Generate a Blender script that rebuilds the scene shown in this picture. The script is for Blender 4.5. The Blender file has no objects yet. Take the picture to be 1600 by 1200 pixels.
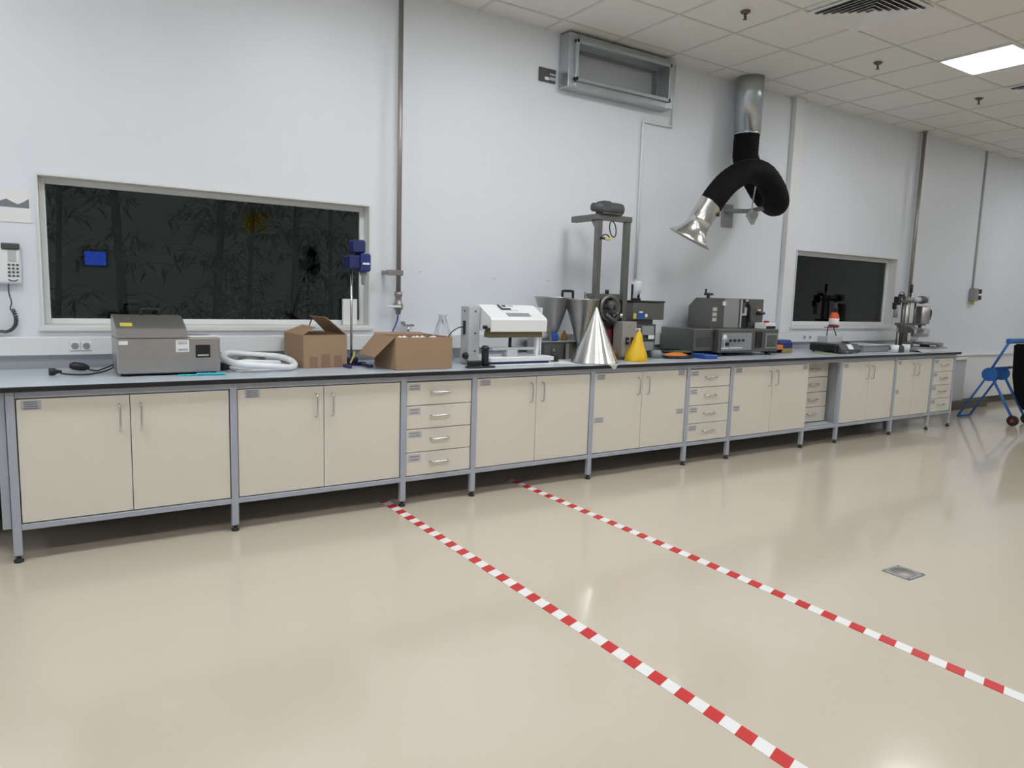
import bpy, math, random
from mathutils import Vector, Matrix
R = math.radians
random.seed(7)
SC = bpy.context.scene
COL = SC.collection

# ------------------------------------------------------------------ camera
F, YAW, PIT, ROL = 1121.52, 0.578521, 0.124639, 0.030021
fw = Vector((math.sin(YAW)*math.cos(PIT), math.cos(YAW)*math.cos(PIT), -math.sin(PIT)))
r0 = Vector((math.cos(YAW), -math.sin(YAW), 0)); u0 = r0.cross(fw)
rr = r0*math.cos(ROL)+u0*math.sin(ROL); uu = -r0*math.sin(ROL)+u0*math.cos(ROL)
cd = bpy.data.cameras.new('camera'); cam = bpy.data.objects.new('camera', cd); COL.objects.link(cam)
cd.sensor_width = 36; cd.lens = 36*F/1600; cd.clip_start = .05; cd.clip_end = 100
M = Matrix.Identity(4)
for i in range(3):
    M[i][0] = rr[i]; M[i][1] = uu[i]; M[i][2] = -fw[i]
M[0][3], M[1][3], M[2][3] = 0.05705, -4.26185, 1.42381
cam.matrix_world = M
SC.camera = cam

# ------------------------------------------------------------------ world (night) and exposure
w = bpy.data.worlds.new('night'); SC.world = w; w.use_nodes = True
w.node_tree.nodes['Background'].inputs[0].default_value = (.35, .45, .5, 1)
w.node_tree.nodes['Background'].inputs[1].default_value = .35
SC.view_settings.view_transform = 'Standard'; SC.view_settings.look = 'None'
SC.view_settings.gamma = 1; SC.view_settings.exposure = 0.35
PANEL_POWER = 20.0

# ------------------------------------------------------------------ materials
MATS = {}
def mat(name, col, rough=.5, metal=0, emis=None, es=0, noise=0, nscale=30, bump=0, coat=0, spec=.5, aniso=None, alpha=1, trans=0):
    if name in MATS: return MATS[name]
    m = bpy.data.materials.new(name); m.use_nodes = True; nt = m.node_tree; b = nt.nodes['Principled BSDF']
    b.inputs['Base Color'].default_value = (*col, 1); b.inputs['Roughness'].default_value = rough
    b.inputs['Metallic'].default_value = metal; b.inputs['Coat Weight'].default_value = coat
    b.inputs['Specular IOR Level'].default_value = spec
    b.inputs['Alpha'].default_value = alpha; b.inputs['Transmission Weight'].default_value = trans
    if emis: b.inputs['Emission Color'].default_value = (*emis, 1); b.inputs['Emission Strength'].default_value = es
    if noise or bump:
        tc = nt.nodes.new('ShaderNodeTexCoord'); n = nt.nodes.new('ShaderNodeTexNoise')
        n.inputs['Scale'].default_value = nscale; n.inputs['Detail'].default_value = 4
        nt.links.new(tc.outputs['Object'], n.inputs['Vector'])
        if aniso:
            mp = nt.nodes.new('ShaderNodeMapping'); mp.inputs['Scale'].default_value = aniso
            nt.links.new(tc.outputs['Object'], mp.inputs['Vector']); nt.links.new(mp.outputs[0], n.inputs['Vector'])
        if noise:
            mx = nt.nodes.new('ShaderNodeMix'); mx.data_type = 'RGBA'
            mx.inputs[6].default_value = (*[c*(1-noise) for c in col], 1); mx.inputs[7].default_value = (*[min(1, c*(1+noise)) for c in col], 1)
            nt.links.new(n.outputs['Fac'], mx.inputs[0]); nt.links.new(mx.outputs[2], b.inputs['Base Color'])
        if bump:
            bp = nt.nodes.new('ShaderNodeBump'); bp.inputs['Strength'].default_value = bump; bp.inputs['Distance'].default_value = .002
            nt.links.new(n.outputs['Fac'], bp.inputs['Height']); nt.links.new(bp.outputs[0], b.inputs['Normal'])
    MATS[name] = m
    return m
WALL = mat('wall_paint', (.76, .79, .84), .42, noise=.015, nscale=2.5, bump=.12)
CEIL = mat('ceiling_tile', (.76, .75, .71), .9, noise=.04, nscale=180, bump=.15)
TBAR = mat('ceiling_grid', (.62, .62, .59), .6)
FLOOR = mat('epoxy_floor', (.63, .56, .455), .13, noise=.03, nscale=1.3, coat=.3)
DARKF = mat('skirting', (.11, .095, .075), .6, noise=.2)
TOP = mat('laminate_top', (.50, .56, .62), .28, noise=.1, nscale=220)
EDGE = mat('black_edge', (.012, .012, .014), .35)
FRM = mat('grey_frame', (.40, .43, .50), .4, noise=.02)
CREAM = mat('cream_laminate', (.74, .70, .62), .38, noise=.012, nscale=6)
CARC = mat('carcass_grey', (.42, .43, .45), .5)
STEEL = mat('brushed_steel', (.50, .48, .46), .38, 1, noise=.1, nscale=12, aniso=(1, 1, 30))
DSTEEL = mat('dull_steel', (.20, .20, .19), .42, .85, noise=.12, nscale=8)
POL = mat('polished_steel', (.64, .63, .61), .26, 1)
GALV = mat('galvanised', (.50, .54, .57), .3, .85, noise=.12, nscale=14)
CHR = mat('chrome', (.62, .62, .63), .25, 1)
BLK = mat('black_plastic', (.012, .012, .014), .4)
BLKF = mat('black_hose', (.004, .004, .005), .75, spec=.15)
RUB = mat('black_rubber', (.02, .02, .02), .7)
DGR = mat('dark_grey', (.07, .07, .075), .5)
GRY = mat('mid_grey', (.28, .29, .3), .5)
LGR = mat('light_grey', (.52, .53, .55), .5)
WHT = mat('white_plastic', (.82, .83, .84), .35)
OFFW = mat('white_trim', (.78, .79, .80), .4)
TAN = mat('reveal_paint', (.72, .72, .70), .5)
PAPER = mat('paper', (.8, .8, .8), .8)
INK = mat('grey_print', (.2, .21, .24), .8)
STK = mat('sticker', (.5, .5, .52), .5)
CARD = mat('cardboard', (.36, .235, .145), .85, noise=.06, nscale=20)
CARDT = mat('cardboard_tape', (.27, .16, .10), .5)
BLUE = mat('blue_plastic', (.02, .09, .38), .35)
NAVY = mat('navy_plastic', (.02, .035, .18), .4)
TBLUE = mat('trolley_blue', (.03, .15, .48), .4)
DBLUE = mat('dark_blue', (.02, .03, .12), .4)
CYAN = mat('cyan_plastic', (.05, .5, .65), .4)
YEL = mat('yellow_plastic', (.80, .50, .01), .45)
YTAG = mat('yellow_tag', (.62, .55, .08), .5)
ORG = mat('orange', (.80, .22, .02), .5)
RED = mat('red', (.5, .03, .02), .4)
DRED = mat('dark_red', (.16, .012, .02), .4)
PIPE = mat('pipe_metal', (.33, .31, .30), .4, .7, noise=.15, nscale=9)
HOSEW = mat('white_hose', (.84, .86, .88), .35)
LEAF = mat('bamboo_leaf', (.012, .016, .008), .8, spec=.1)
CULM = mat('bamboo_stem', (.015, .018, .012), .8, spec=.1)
SOIL = mat('night_ground', (.05, .05, .04), .9)
FENCE = mat('garden_wall', (.46, .47, .43), .9, noise=.1, nscale=2)
LAMP = mat('lamp_diffuser', (.9, .9, .9), .5, emis=(.95, .98, 1), es=PANEL_POWER)
BAGM = mat('clear_plastic', (.80, .84, .88), .3, alpha=.5)

def glass():
    m = bpy.data.materials.new('window_glass'); m.use_nodes = True; nt = m.node_tree; nt.nodes.clear()
    o = nt.nodes.new('ShaderNodeOutputMaterial'); mx = nt.nodes.new('ShaderNodeMixShader'); t = nt.nodes.new('ShaderNodeBsdfTransparent')
    t.inputs[0].default_value = (.62, .66, .62, 1)
    g = nt.nodes.new('ShaderNodeBsdfGlossy'); g.inputs['Roughness'].default_value = .01; g.inputs[0].default_value = (.95, 1, .96, 1)
    f = nt.nodes.new('ShaderNodeFresnel'); f.inputs[0].default_value = 1.52
    nt.links.new(f.outputs[0], mx.inputs[0]); nt.links.new(t.outputs[0], mx.inputs[1]); nt.links.new(g.outputs[0], mx.inputs[2])
    nt.links.new(mx.outputs[0], o.inputs[0])
    return m
GLASS = glass()
def stripes():
    m = bpy.data.materials.new('hazard_tape'); m.use_nodes = True; nt = m.node_tree; b = nt.nodes['Principled BSDF']
    b.inputs['Roughness'].default_value = .35
    tc = nt.nodes.new('ShaderNodeTexCoord'); sp = nt.nodes.new('ShaderNodeSeparateXYZ'); nt.links.new(tc.outputs['Object'], sp.inputs[0])
    def mth(op, a, b_=None, v=None):
        n = nt.nodes.new('ShaderNodeMath'); n.operation = op
        nt.links.new(a, n.inputs[0])
        if b_ is not None: nt.links.new(b_, n.inputs[1])
        if v is not None: n.inputs[1].default_value = v
        return n.outputs[0]
    a = mth('MULTIPLY', sp.outputs['X'], v=-.35); s = mth('ADD', sp.outputs['Y'], a)
    q = mth('DIVIDE', s, v=.1375); fr = mth('FRACT', q); g = mth('GREATER_THAN', fr, v=.5)
    mx = nt.nodes.new('ShaderNodeMix'); mx.data_type = 'RGBA'
    mx.inputs[6].default_value = (.62, .03, .03, 1); mx.inputs[7].default_value = (.86, .86, .86, 1)
    nt.links.new(g, mx.inputs[0]); nt.links.new(mx.outputs[2], b.inputs['Base Color'])
    return m
TAPE = stripes()

# ------------------------------------------------------------------ mesh helpers (world coordinates, stored relative to the thing's base)
class MB:
    def __init__(s): s.v = []; s.f = []; s.m = []; s.sm = []; s.mats = []; s.cur = 0
    def use(s, m):
        if m not in s.mats: s.mats.append(m)
        s.cur = s.mats.index(m); return s
    def add(s, vs, fs, smooth=False):
        n = len(s.v); s.v += [Vector(v) for v in vs]
        for f in fs: s.f.append([n+i for i in f]); s.m.append(s.cur); s.sm.append(smooth)
        return s
    def box(s, x0, x1, y0, y1, z0, z1, bev=0, rz=0, about=None):
        if bev > 0:
            b = min(bev, (x1-x0)/2.01, (y1-y0)/2.01, (z1-z0)/2.01)
            pts = []
            for X, dx in ((x0, b), (x1, -b)):
                for Y, dy in ((y0, b), (y1, -b)):
                    for Z, dz in ((z0, b), (z1, -b)):
                        pts += [(X, Y+dy, Z+dz), (X+dx, Y, Z+dz), (X+dx, Y+dy, Z)]
            # index: corner c=(ix*4+iy*2+iz), k = 0:x face 1:y face 2:z face
            I = lambda ix, iy, iz, k: (ix*4+iy*2+iz)*3+k
            fs = []
            for ix in (0, 1): fs.append([I(ix, 0, 0, 0), I(ix, 1, 0, 0), I(ix, 1, 1, 0), I(ix, 0, 1, 0)][::(-1 if ix == 0 else 1)])
            for iy in (0, 1): fs.append([I(0, iy, 0, 1), I(0, iy, 1, 1), I(1, iy, 1, 1), I(1, iy, 0, 1)][::(-1 if iy == 0 else 1)])
            for iz in (0, 1): fs.append([I(0, 0, iz, 2), I(1, 0, iz, 2), I(1, 1, iz, 2), I(0, 1, iz, 2)][::(-1 if iz == 0 else 1)])
            for a in (0, 1):
                for c in (0, 1):
                    fs.append([I(a, c, 0, 0), I(a, c, 1, 0), I(a, c, 1, 1), I(a, c, 0, 1)])
                    fs.append([I(a, 0, c, 0), I(a, 1, c, 0), I(a, 1, c, 2), I(a, 0, c, 2)])
                    fs.append([I(0, a, c, 1), I(1, a, c, 1), I(1, a, c, 2), I(0, a, c, 2)])
            for ix in (0, 1):
                for iy in (0, 1):
                    for iz in (0, 1): fs.append([I(ix, iy, iz, 0), I(ix, iy, iz, 1), I(ix, iy, iz, 2)])
        else:
            pts = [(x, y, z) for x in (x0, x1) for y in (y0, y1) for z in (z0, z1)]
            fs = [(0, 1, 3, 2), (4, 6, 7, 5), (0, 4, 5, 1), (2, 3, 7, 6), (0, 2, 6, 4), (1, 5, 7, 3)]
        if rz:
            c = Vector((about[0], about[1], 0)) if about else Vector(((x0+x1)/2, (y0+y1)/2, 0)); m = Matrix.Rotation(rz, 3, 'Z')
            pts = [m @ (Vector(p)-c)+c for p in pts]
        return s.add(pts, fs)
    def tube(s, path, rad, n=12, cap=True, smooth=True):
        P = [Vector(p) for p in path]
        rads = rad if isinstance(rad, (list, tuple)) else [rad]*len(P)
        vs = []; up = None
        for i, p in enumerate(P):
            t = (P[min(i+1, len(P)-1)]-P[max(i-1, 0)]).normalized()
            if up is None:
                up = Vector((0, 0, 1)) if abs(t.z) < .9 else Vector((1, 0, 0))
            a = (up-t*up.dot(t))
            a = a.normalized() if a.length > 1e-4 else t.orthogonal().normalized()
            up = a; b = t.cross(a)
            for k in range(n):
                q = 2*math.pi*k/n; vs.append(p+(a*math.cos(q)+b*math.sin(q))*rads[i])
        fs = []
        for i in range(len(P)-1):
            for k in range(n): fs.append((i*n+k, i*n+(k+1) % n, (i+1)*n+(k+1) % n, (i+1)*n+k))
        s.add(vs, fs, smooth)
        if cap:
            base = len(s.v)-len(vs)
            s.f.append([base+k for k in range(n)][::-1]); s.m.append(s.cur); s.sm.append(False)
            s.f.append([base+(len(P)-1)*n+k for k in range(n)]); s.m.append(s.cur); s.sm.append(False)
        return s
    def cyl(s, a, b, r, r2=None, n=24, cap=True): return s.tube([a, b], [r, r if r2 is None else r2], n, cap)
    def lathe(s, c, prof, n=32, axis=(0, 0, 1), smooth=True):
        ax = Vector(axis).normalized(); a = ax.orthogonal().normalized(); b = ax.cross(a); c = Vector(c); vs = []
        for r, h in prof:
            for k in range(n):
                q = 2*math.pi*k/n; vs.append(c+ax*h+(a*math.cos(q)+b*math.sin(q))*r)
        fs = []
        for i in range(len(prof)-1):
            for k in range(n): fs.append((i*n+k, i*n+(k+1) % n, (i+1)*n+(k+1) % n, (i+1)*n+k))
        return s.add(vs, fs, smooth)
    def prism(s, poly, axis, a, b):
        # poly: 2-D points in the remaining two axes (in xyz order), extruded from a to b along axis
        def mk(p, t):
            l = list(p); l.insert(axis, t); return l
        n = len(poly); vs = [mk(p, a) for p in poly]+[mk(p, b) for p in poly]
        fs = [list(range(n)), list(range(n, 2*n))[::-1]]+[(i, n+i, n+(i+1) % n, (i+1) % n) for i in range(n)]
        return s.add(vs, fs)
    def slab(s, q, t):
        # thick quad: four points and thickness along normal
        q = [Vector(p) for p in q]; n = (q[1]-q[0]).cross(q[3]-q[0]).normalized()*t
        vs = q+[p+n for p in q]
        return s.add(vs, [(3, 2, 1, 0), (4, 5, 6, 7), (0, 1, 5, 4), (1, 2, 6, 5), (2, 3, 7, 6), (3, 0, 4, 7)])
ORI = {}
def obj(name, mb, m=None, parent=None, base=None):
    o_ = Vector(ORI[parent.name]) if parent else Vector(base if base is not None else (0, 0, 0))
    me = bpy.data.meshes.new(name)
    me.from_pydata([tuple(v-o_) for v in mb.v], [], mb.f)
    if not mb.mats: mb.mats = [m]
    for x in mb.mats: me.materials.append(x)
    me.polygons.foreach_set('material_index', mb.m); me.polygons.foreach_set('use_smooth', mb.sm); me.validate(); me.update()
    import bmesh
    bm = bmesh.new(); bm.from_mesh(me); bmesh.ops.recalc_face_normals(bm, faces=bm.faces); bm.to_mesh(me); bm.free()
    o = bpy.data.objects.new(name, me); COL.objects.link(o)
    if parent: o.parent = parent
    else: o.location = o_
    ORI[o.name] = tuple(o_)
    return o
def tag(o, label, cat, group=None):
    o['label'] = label; o['category'] = cat
    if group: o['group'] = group
    return o
def thing(name, label, cat, loc, group=None):
    o = bpy.data.objects.new(name, None); o.empty_display_size = .05; COL.objects.link(o); o.location = loc; ORI[o.name] = tuple(loc)
    return tag(o, label, cat, group)
def struct(name, mb, m=None, parent=None):
    o = obj(name, mb, m, parent)
    if not parent: o['kind'] = 'structure'
    return o
def dup(root, loc, label=None):
    r = root.copy(); COL.objects.link(r); r.location = loc
    if label: r['label'] = label
    for ch in list(root.children):
        c = ch.copy(); COL.objects.link(c); c.parent = r
        for g in list(ch.children):
            d = g.copy(); COL.objects.link(d); d.parent = c
    return r
def arc(c, r, a0, a1, n, plane='xz'):
    out = []
    for i in range(n+1):
        a = R(a0+(a1-a0)*i/n); u, v = r*math.cos(a), r*math.sin(a)
        out.append({'xz': (c[0]+u, c[1], c[2]+v), 'xy': (c[0]+u, c[1]+v, c[2]), 'yz': (c[0], c[1]+u, c[2]+v)}[plane])
    return out
def smoothpath(P, k=6):
    P = [Vector(p) for p in P]; out = []
    for i in range(len(P)-1):
        p0, p1, p2, p3 = P[max(i-1, 0)], P[i], P[i+1], P[min(i+2, len(P)-1)]
        for j in range(k):
            t = j/k
            out.append(.5*((2*p1)+(p2-p0)*t+(2*p0-5*p1+4*p2-p3)*t*t+(3*p1-p0-3*p2+p3)*t**3))
    out.append(P[-1]); return out

# ------------------------------------------------------------------ setting
WY, CZ = .88, 3.61
X0, X1, Y0 = -4.2, 15.5, -8.6
struct('floor', MB().box(X0, X1, Y0, WY+.3, -.1, 0), FLOOR)
# ceiling: tiles on a T-bar grid
gx = [3.64+.645*k for k in range(-13, 20) if X0 < 3.64+.645*k < X1]
gy = [.63*k for k in range(-14, 2) if Y0 < .63*k < WY]
cb = MB().use(CEIL).box(X0, X1, Y0, WY+.3, CZ, CZ+.1).use(TBAR)
for x in gx: cb.box(x-.011, x+.011, Y0, WY, CZ-.004, CZ+.002)
for y in gy: cb.box(X0, X1, y-.011, y+.011, CZ-.005, CZ+.002)
struct('ceiling', cb)
struct('wall_left', MB().box(X0-.2, X0, Y0, WY+.3, 0, CZ), WALL)
struct('wall_right', MB().box(X1, X1+.2, Y0, WY+.3, 0, CZ), WALL)
struct('wall_front', MB().box(X0, X1, Y0-.2, Y0, 0, CZ), WALL)
WIN = [(.045, 2.115, 1.145, 2.045), (7.175, 9.235, 1.15, 2.02)]
wb = MB(); xs = X0
for (a, b, z0, z1) in (WIN[0], (3.865, 4.925, 3.225, 3.515), WIN[1]):
    wb.box(xs, a, WY, WY+.3, 0, CZ); wb.box(a, b, WY, WY+.3, 0, z0); wb.box(a, b, WY, WY+.3, z1, CZ); xs = b
wb.box(xs, X1, WY, WY+.3, 0, CZ)
struct('wall_back', wb, WALL)
for i, (a, b, z0, z1) in enumerate(WIN):
    t = .012
    root = MB()
    # reveal lining with a thin projecting lip
    for q in ((a, a+t, z0, z1), (b-t, b, z0, z1), (a+t, b-t, z1-t, z1), (a+t, b-t, z0, z0+t)):
        root.box(q[0], q[1], WY-.012, WY+.13, q[2], q[3])
    root.box(a-.02, b+.02, WY-.03, WY-.0, z0-.022, z0+.0)
    W = struct('window_%d' % (i+1), root, TAN)
    fr = MB(); f = .035 if i == 0 else .045
    fr.box(a+t, a+t+f, WY+.085, WY+.13, z0+t, z1-t, .004); fr.box(b-t-f, b-t, WY+.085, WY+.13, z0+t, z1-t, .004)
    fr.box(a+t+f, b-t-f, WY+.085, WY+.13, z1-t-f, z1-t, .004); fr.box(a+t+f, b-t-f, WY+.085, WY+.13, z0+t, z0+t+f, .004)
    obj('window_frame', fr, OFFW, W)
    obj('pane', MB().box(a+t+f, b-t-f, WY+.105, WY+.11, z0+t+f, z1-t-f), GLASS, W)
struct('baseboard_back', MB().box(X0, X1, WY-.02, WY-.001, 0, .11, .004), DARKF)
struct('trim_1', MB().box(6.905, 7.055, .819, WY-.001, 1.089, CZ-.002, .004), OFFW)
struct('trim_2', MB().box(9.50, 9.66, .84, WY-.001, 1.089, CZ-.002, .004), OFFW)
struct('ground', MB().box(-8, 22, WY+.35, 8, .2, .3), SOIL)
gwl = struct('trim_3', MB().box(-8, 22, 2.9, 3.1, .3, 4.2), FENCE)

# ------------------------------------------------------------------ ceiling lights (the room's own LED panels)
lamp = thing('ceiling_light', 'glowing square ceiling light panel, the only one in view', 'ceiling light', (7.19, -.945, CZ-.02), 'ceiling light panels')
fr = MB()
for q in ((-.315, -.29, -.31, .31), (.29, .315, -.31, .31), (-.29, .29, -.31, -.285), (-.29, .29, .285, .31)):
    fr.box(7.19+q[0], 7.19+q[1], -.945+q[2], -.945+q[3], CZ-.012, CZ-.001)
obj('frame', fr, OFFW, lamp)
obj('diffuser', MB().box(7.19-.29, 7.19+.29, -.945-.285, -.945+.285, CZ-.009, CZ-.0045), LAMP, lamp)
for x in (-3.13, -.55, 2.03, 4.61, 7.19, 9.77, 12.35):
    for y in (-.945, -3.465):
        if x == 4.61 and y == -.945: x = 3.965
        if (x, y) == (7.19, -.945) or x == 9.77 and y == -.945: continue
        dup(lamp, (x, y, CZ-.02), 'ceiling light panel out of view above the room')

# ------------------------------------------------------------------ ceiling diffusers and sprinklers
def air_diffuser(cx, cy, label):
    d = thing('air_diffuser', label, 'air vent', (cx, cy, CZ-.03), 'square ceiling air diffusers')
    h = .31
    obj('frame', MB().box(cx-h, cx+h, cy-h, cy+h, CZ-.012, CZ-.006), OFFW, d)
    v = MB()
    for k in range(6):
        s = .27-.042*k
        z = CZ-.016
        for sx, sy in ((1, 0), (-1, 0), (0, 1), (0, -1)):
            if sx: v.slab([(cx+sx*s, cy-s, z-.014), (cx+sx*s, cy+s, z-.014), (cx+sx*(s-.03), cy+s-.03, z+.003), (cx+sx*(s-.03), cy-s+.03, z+.003)], .002)
            else: v.slab([(cx-s, cy+sy*s, z-.014), (cx+s, cy+sy*s, z-.014), (cx+s-.03, cy+sy*(s-.03), z+.003), (cx-s+.03, cy+sy*(s-.03), z+.003)], .002)
    obj('louvre', v, OFFW, d)
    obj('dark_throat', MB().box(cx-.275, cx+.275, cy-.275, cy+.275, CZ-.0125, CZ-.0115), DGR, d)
air_diffuser(5.31, -.93, 'square louvred air diffuser at the top edge of the ceiling')
air_diffuser(8.48, -.945, 'square louvred air diffuser cut by the right edge of the photo')
def sprinkler():
    x, y, z = 4.625, -.355, CZ
    s = thing('fire_sprinkler', 'fire sprinkler head hanging nearest the big wall vent', 'sprinkler', (x, y, z-.06), 'ceiling sprinklers')
    obj('escutcheon', MB().lathe((x, y, z-.02), [(0, 0), (.026, 0), (.036, .008), (.037, .014), (0, .014)], 24), mat('dull_brass', (.13, .11, .08), .5), s)
    b = MB().cyl((x, y, z-.04), (x, y, z-.018), .009).use(None)
    b = MB(); b.cyl((x, y, z-.06), (x, y, z-.018), .007, n=12); b.lathe((x, y, z-.064), [(0, 0), (.016, .001), (.016, .004), (0, .005)], 16)
    b.tube([(x-.012, y, z-.03), (x-.014, y, z-.045), (x-.003, y, z-.06)], .0025, 6); b.tube([(x+.012, y, z-.03), (x+.014, y, z-.045), (x+.003, y, z-.06)], .0025, 6)
    obj('head', b, DGR, s)
    return s
sp = sprinkler()
dup(sp, (6.502, -.305, CZ-.06), 'middle one of the three fire sprinkler heads, left of the light panel')
dup(sp, (8.382, -.308, CZ-.06), 'fire sprinkler head under the light panel, near the right edge')

# ------------------------------------------------------------------ wall services
tr = thing('cable_trunking', 'long white dado trunking with sockets along the wall above the bench', 'trunking', (4, WY, .975))
obj('trunk', MB().box(X0+.1, 9.9, .815, WY, .978, 1.088, .004).use(OFFW), OFFW, tr)
k = MB().use(GRY)
for x in (.205, .265, 1.62, 1.68, 7.35, 7.45, 7.62, 7.72):
    s_ = obj('socket', MB().use(WHT).box(x-.028, x+.028, .808, .815, 1.005, 1.06, .003).use(GRY).cyl((x, .8075, 1.0325), (x, .8065, 1.0325), .02, n=20), None, tr)
# low boxing and post at the right end
struct('trim_4', MB().box(9.75, X1, .80, WY-.001, .11, .74, .004).box(9.75, X1, .77, WY-.001, .74, .765, .004), OFFW)
lp = thing('boxed_pipe', 'grey boxed pipe rising from skirting to white wall ledge, right of the bench', 'pipe', (10.72, .76, 0))
obj('boxing', MB().box(10.70, 10.98, .72, .768, .0, .70, .004), LGR, lp)
obj('cap', MB().box(10.56, 10.98, .69, .768, .70, .73, .003), WHT, lp)
tag(obj('kick_board', MB().box(10.35, 11.6, .66, .70, .0, .125, .006), DARKF, base=(10.9, .68, 0)), 'long dark brown kick board standing on the floor right of the bench', 'board')

ph = thing('wall_telephone', 'white wall telephone with keypad at the left edge', 'telephone', (-.14, .87, 1.39))
obj('body', MB().box(-.24, -.045, .835, WY-.0005, 1.395, 1.60, .01), WHT, ph)
obj('display', MB().box(-.135, -.047, .822, WY-.001, 1.595, 1.628, .004), DGR, ph)
obj('screen_strip', MB().box(-.105, -.065, .832, .836, 1.525, 1.59), STK, ph)
kp = MB()
for i in range(3):
    for j in range(4): kp.box(-.108+i*.02, -.095+i*.02, .829, .8355, 1.50-j*.021, 1.511-j*.021, .002)
kp.tube(smoothpath([(-.108, .833, 1.422), (-.095, .833, 1.414), (-.075, .833, 1.414), (-.062, .833, 1.422)], 3), .003, 6)
obj('keypad', kp, DGR, ph)
obj('handset', MB().box(-.225, -.165, .80, .84, 1.40, 1.60, .014), WHT, ph)
obj('cord', MB().tube(smoothpath([(-.11, .855, 1.395), (-.11, .86, 1.34), (-.10, .86, 1.29), (-.108, .86, 1.25), (-.09, .855, 1.235)], 5), .0035, 8), DGR, ph)
coil = smoothpath([(-.095, .855, 1.245), (-.082, .85, 1.20), (-.088, .85, 1.155), (-.115, .85, 1.125), (-.15, .85, 1.12), (-.2, .85, 1.15), (-.21, .855, 1.39)], 14)
cp = []
for i, p in enumerate(coil):
    a = i*1.6; cp.append(p+Vector((.009*math.cos(a), .009*math.sin(a)*.6, .006*math.sin(a))))
obj('coiled_cord', MB().tube(smoothpath(cp, 2), .0045, 6), DGR, ph)

ps = thing('wall_poster', 'white poster with dark landscape strip on wall beside the window', 'poster', (-.15, WY, 1.75))
obj('sheet', MB().box(-.42, .018, WY-.005, WY-.001, 1.752, 1.935), PAPER, ps)
pic = MB(); n = 16
pts = [(-.42+.43*i/n, 1.868+.016*math.sin(i*1.7)+.010*math.sin(i*2.9)) for i in range(n+1)]
pic.prism([(x, z) for x, z in pts]+[(.01, 1.835), (-.42, 1.84)], 1, WY-.0065, WY-.005)
obj('picture', pic, INK, ps)
for x, z, l in ((2.532, 1.578, 'small pale paper note on wall, right of the drop pipe'), (3.212, 1.548, 'small pale paper note on wall above the white heat sealer'), (3.763, 1.552, 'small pale paper note on wall above the steel hoppers')):
    tag(obj('wall_note', MB().use(WHT).box(x-.028, x+.028, WY-.003, WY-.001, z-.015, z+.015).use(STK).box(x-.02, x+.02, WY-.0036, WY-.003, z+.001, z+.005).box(x-.024, x+.014, WY-.0036, WY-.003, z-.009, z-.005), base=(x, WY, z)), l, 'paper note', 'small notes on the wall')

def drop_pipe(x, y, z0, z1, r, label, extra):
    p = thing('drop_pipe', label, 'pipe', (x, y, z0), 'metal pipes dropping from the ceiling')
    obj('pipe', MB().cyl((x, y, z0), (x, y, CZ), r, n=16), PIPE, p)
    if extra:
        b = MB(); b.box(x-.10, x+.03, y-.025, y+.0, 1.535, 1.575, .004); b.box(x-.1, x-.07, y, WY-.001, 1.54, 1.57, .003); obj('bracket', b, PIPE, p)
        v = MB(); v.lathe((x, y, 1.245), [(0, 0), (.018, 0), (.022, .03), (.034, .04), (.036, .08), (.026, .09), (.024, .13), (.03, .14), (.03, .17), (0, .17)], 20)
        v.cyl((x, y-.05, 1.305), (x, y+.02, 1.305), .018, n=12)
        obj('valve', v, PIPE, p)
        obj('valve_handle', MB().box(x-.12, x+.0, y-.062, y-.05, 1.297, 1.313, .004), WHT, p)
    else:
        obj('ceiling_collar', MB().cyl((x, y, CZ-.02), (x, y, CZ-.001), r*1.6, n=16), PIPE, p)
    return p
pp = drop_pipe(2.305, .785, 1.36, CZ, .018, 'tall bare metal pipe with brass valve, right of the large window', True)
obj('blue_hose', MB().tube(smoothpath([(2.305, .785, 1.25), (2.295, .785, 1.19), (2.26, .78, 1.12), (2.21, .775, 1.03), (2.19, .77, .96), (2.18, .75, .92)], 5), .006, 8), BLUE, pp)
pp2 = drop_pipe(9.44, .79, 1.11, CZ, .022, 'dark metal pipe running down beside the small window', False)
wt = thing('wall_tap', 'small chrome gas tap on the trunking left of the heat sealer', 'tap', (2.40, .80, 1.088))
obj('body', MB().cyl((2.415, .84, 1.088), (2.415, .84, 1.16), .01, n=12).box(2.37, 2.46, .825, .855, 1.15, 1.17, .004), CHR, wt)
obj('lever', MB().box(2.36, 2.375, .80, .86, 1.165, 1.19, .003), GRY, wt)

cn = thing('conduit', 'thin white conduit stepping down wall from the big vent', 'conduit', (4.8, WY, 1.5))
obj('tube', MB().tube([(5.13, .864, CZ-.002), (5.13, .864, 3.045), (5.125, .864, 3.04), (4.765, .864, 3.04), (4.76, .864, 3.035), (4.76, .864, 1.6)], .012, 8), OFFW, cn)
c3 = thing('wall_switch', 'grey power switch box hanging on conduit at far right wall', 'switch', (11.3, WY, 1.5))
obj('conduit', MB().cyl((11.25, .865, 1.70), (11.25, .865, CZ-.002), .012, n=10), LGR, c3)
obj('box', MB().box(11.18, 11.30, .80, WY-.001, 1.52, 1.70, .006), GRY, c3)
obj('knob', MB().box(11.30, 11.37, .79, .86, 1.63, 1.69, .006).box(11.30, 11.37, .79, .86, 1.54, 1.60, .006), BLK, c3)
obj('lower_gland', MB().cyl((11.24, .84, 1.47), (11.24, .84, 1.52), .02, n=12), YTAG, c3)
ou = thing('wall_outlet', 'dark socket plate high on wall left of the vent', 'outlet', (3.67, WY, 3.19))
obj('plate', MB().box(3.585, 3.755, WY-.014, WY-.001, 3.19, 3.30, .003), DGR, ou)
obj('socket', MB().box(3.64, 3.685, WY-.018, WY-.013, 3.205, 3.23, .003), WHT, ou)
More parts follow.
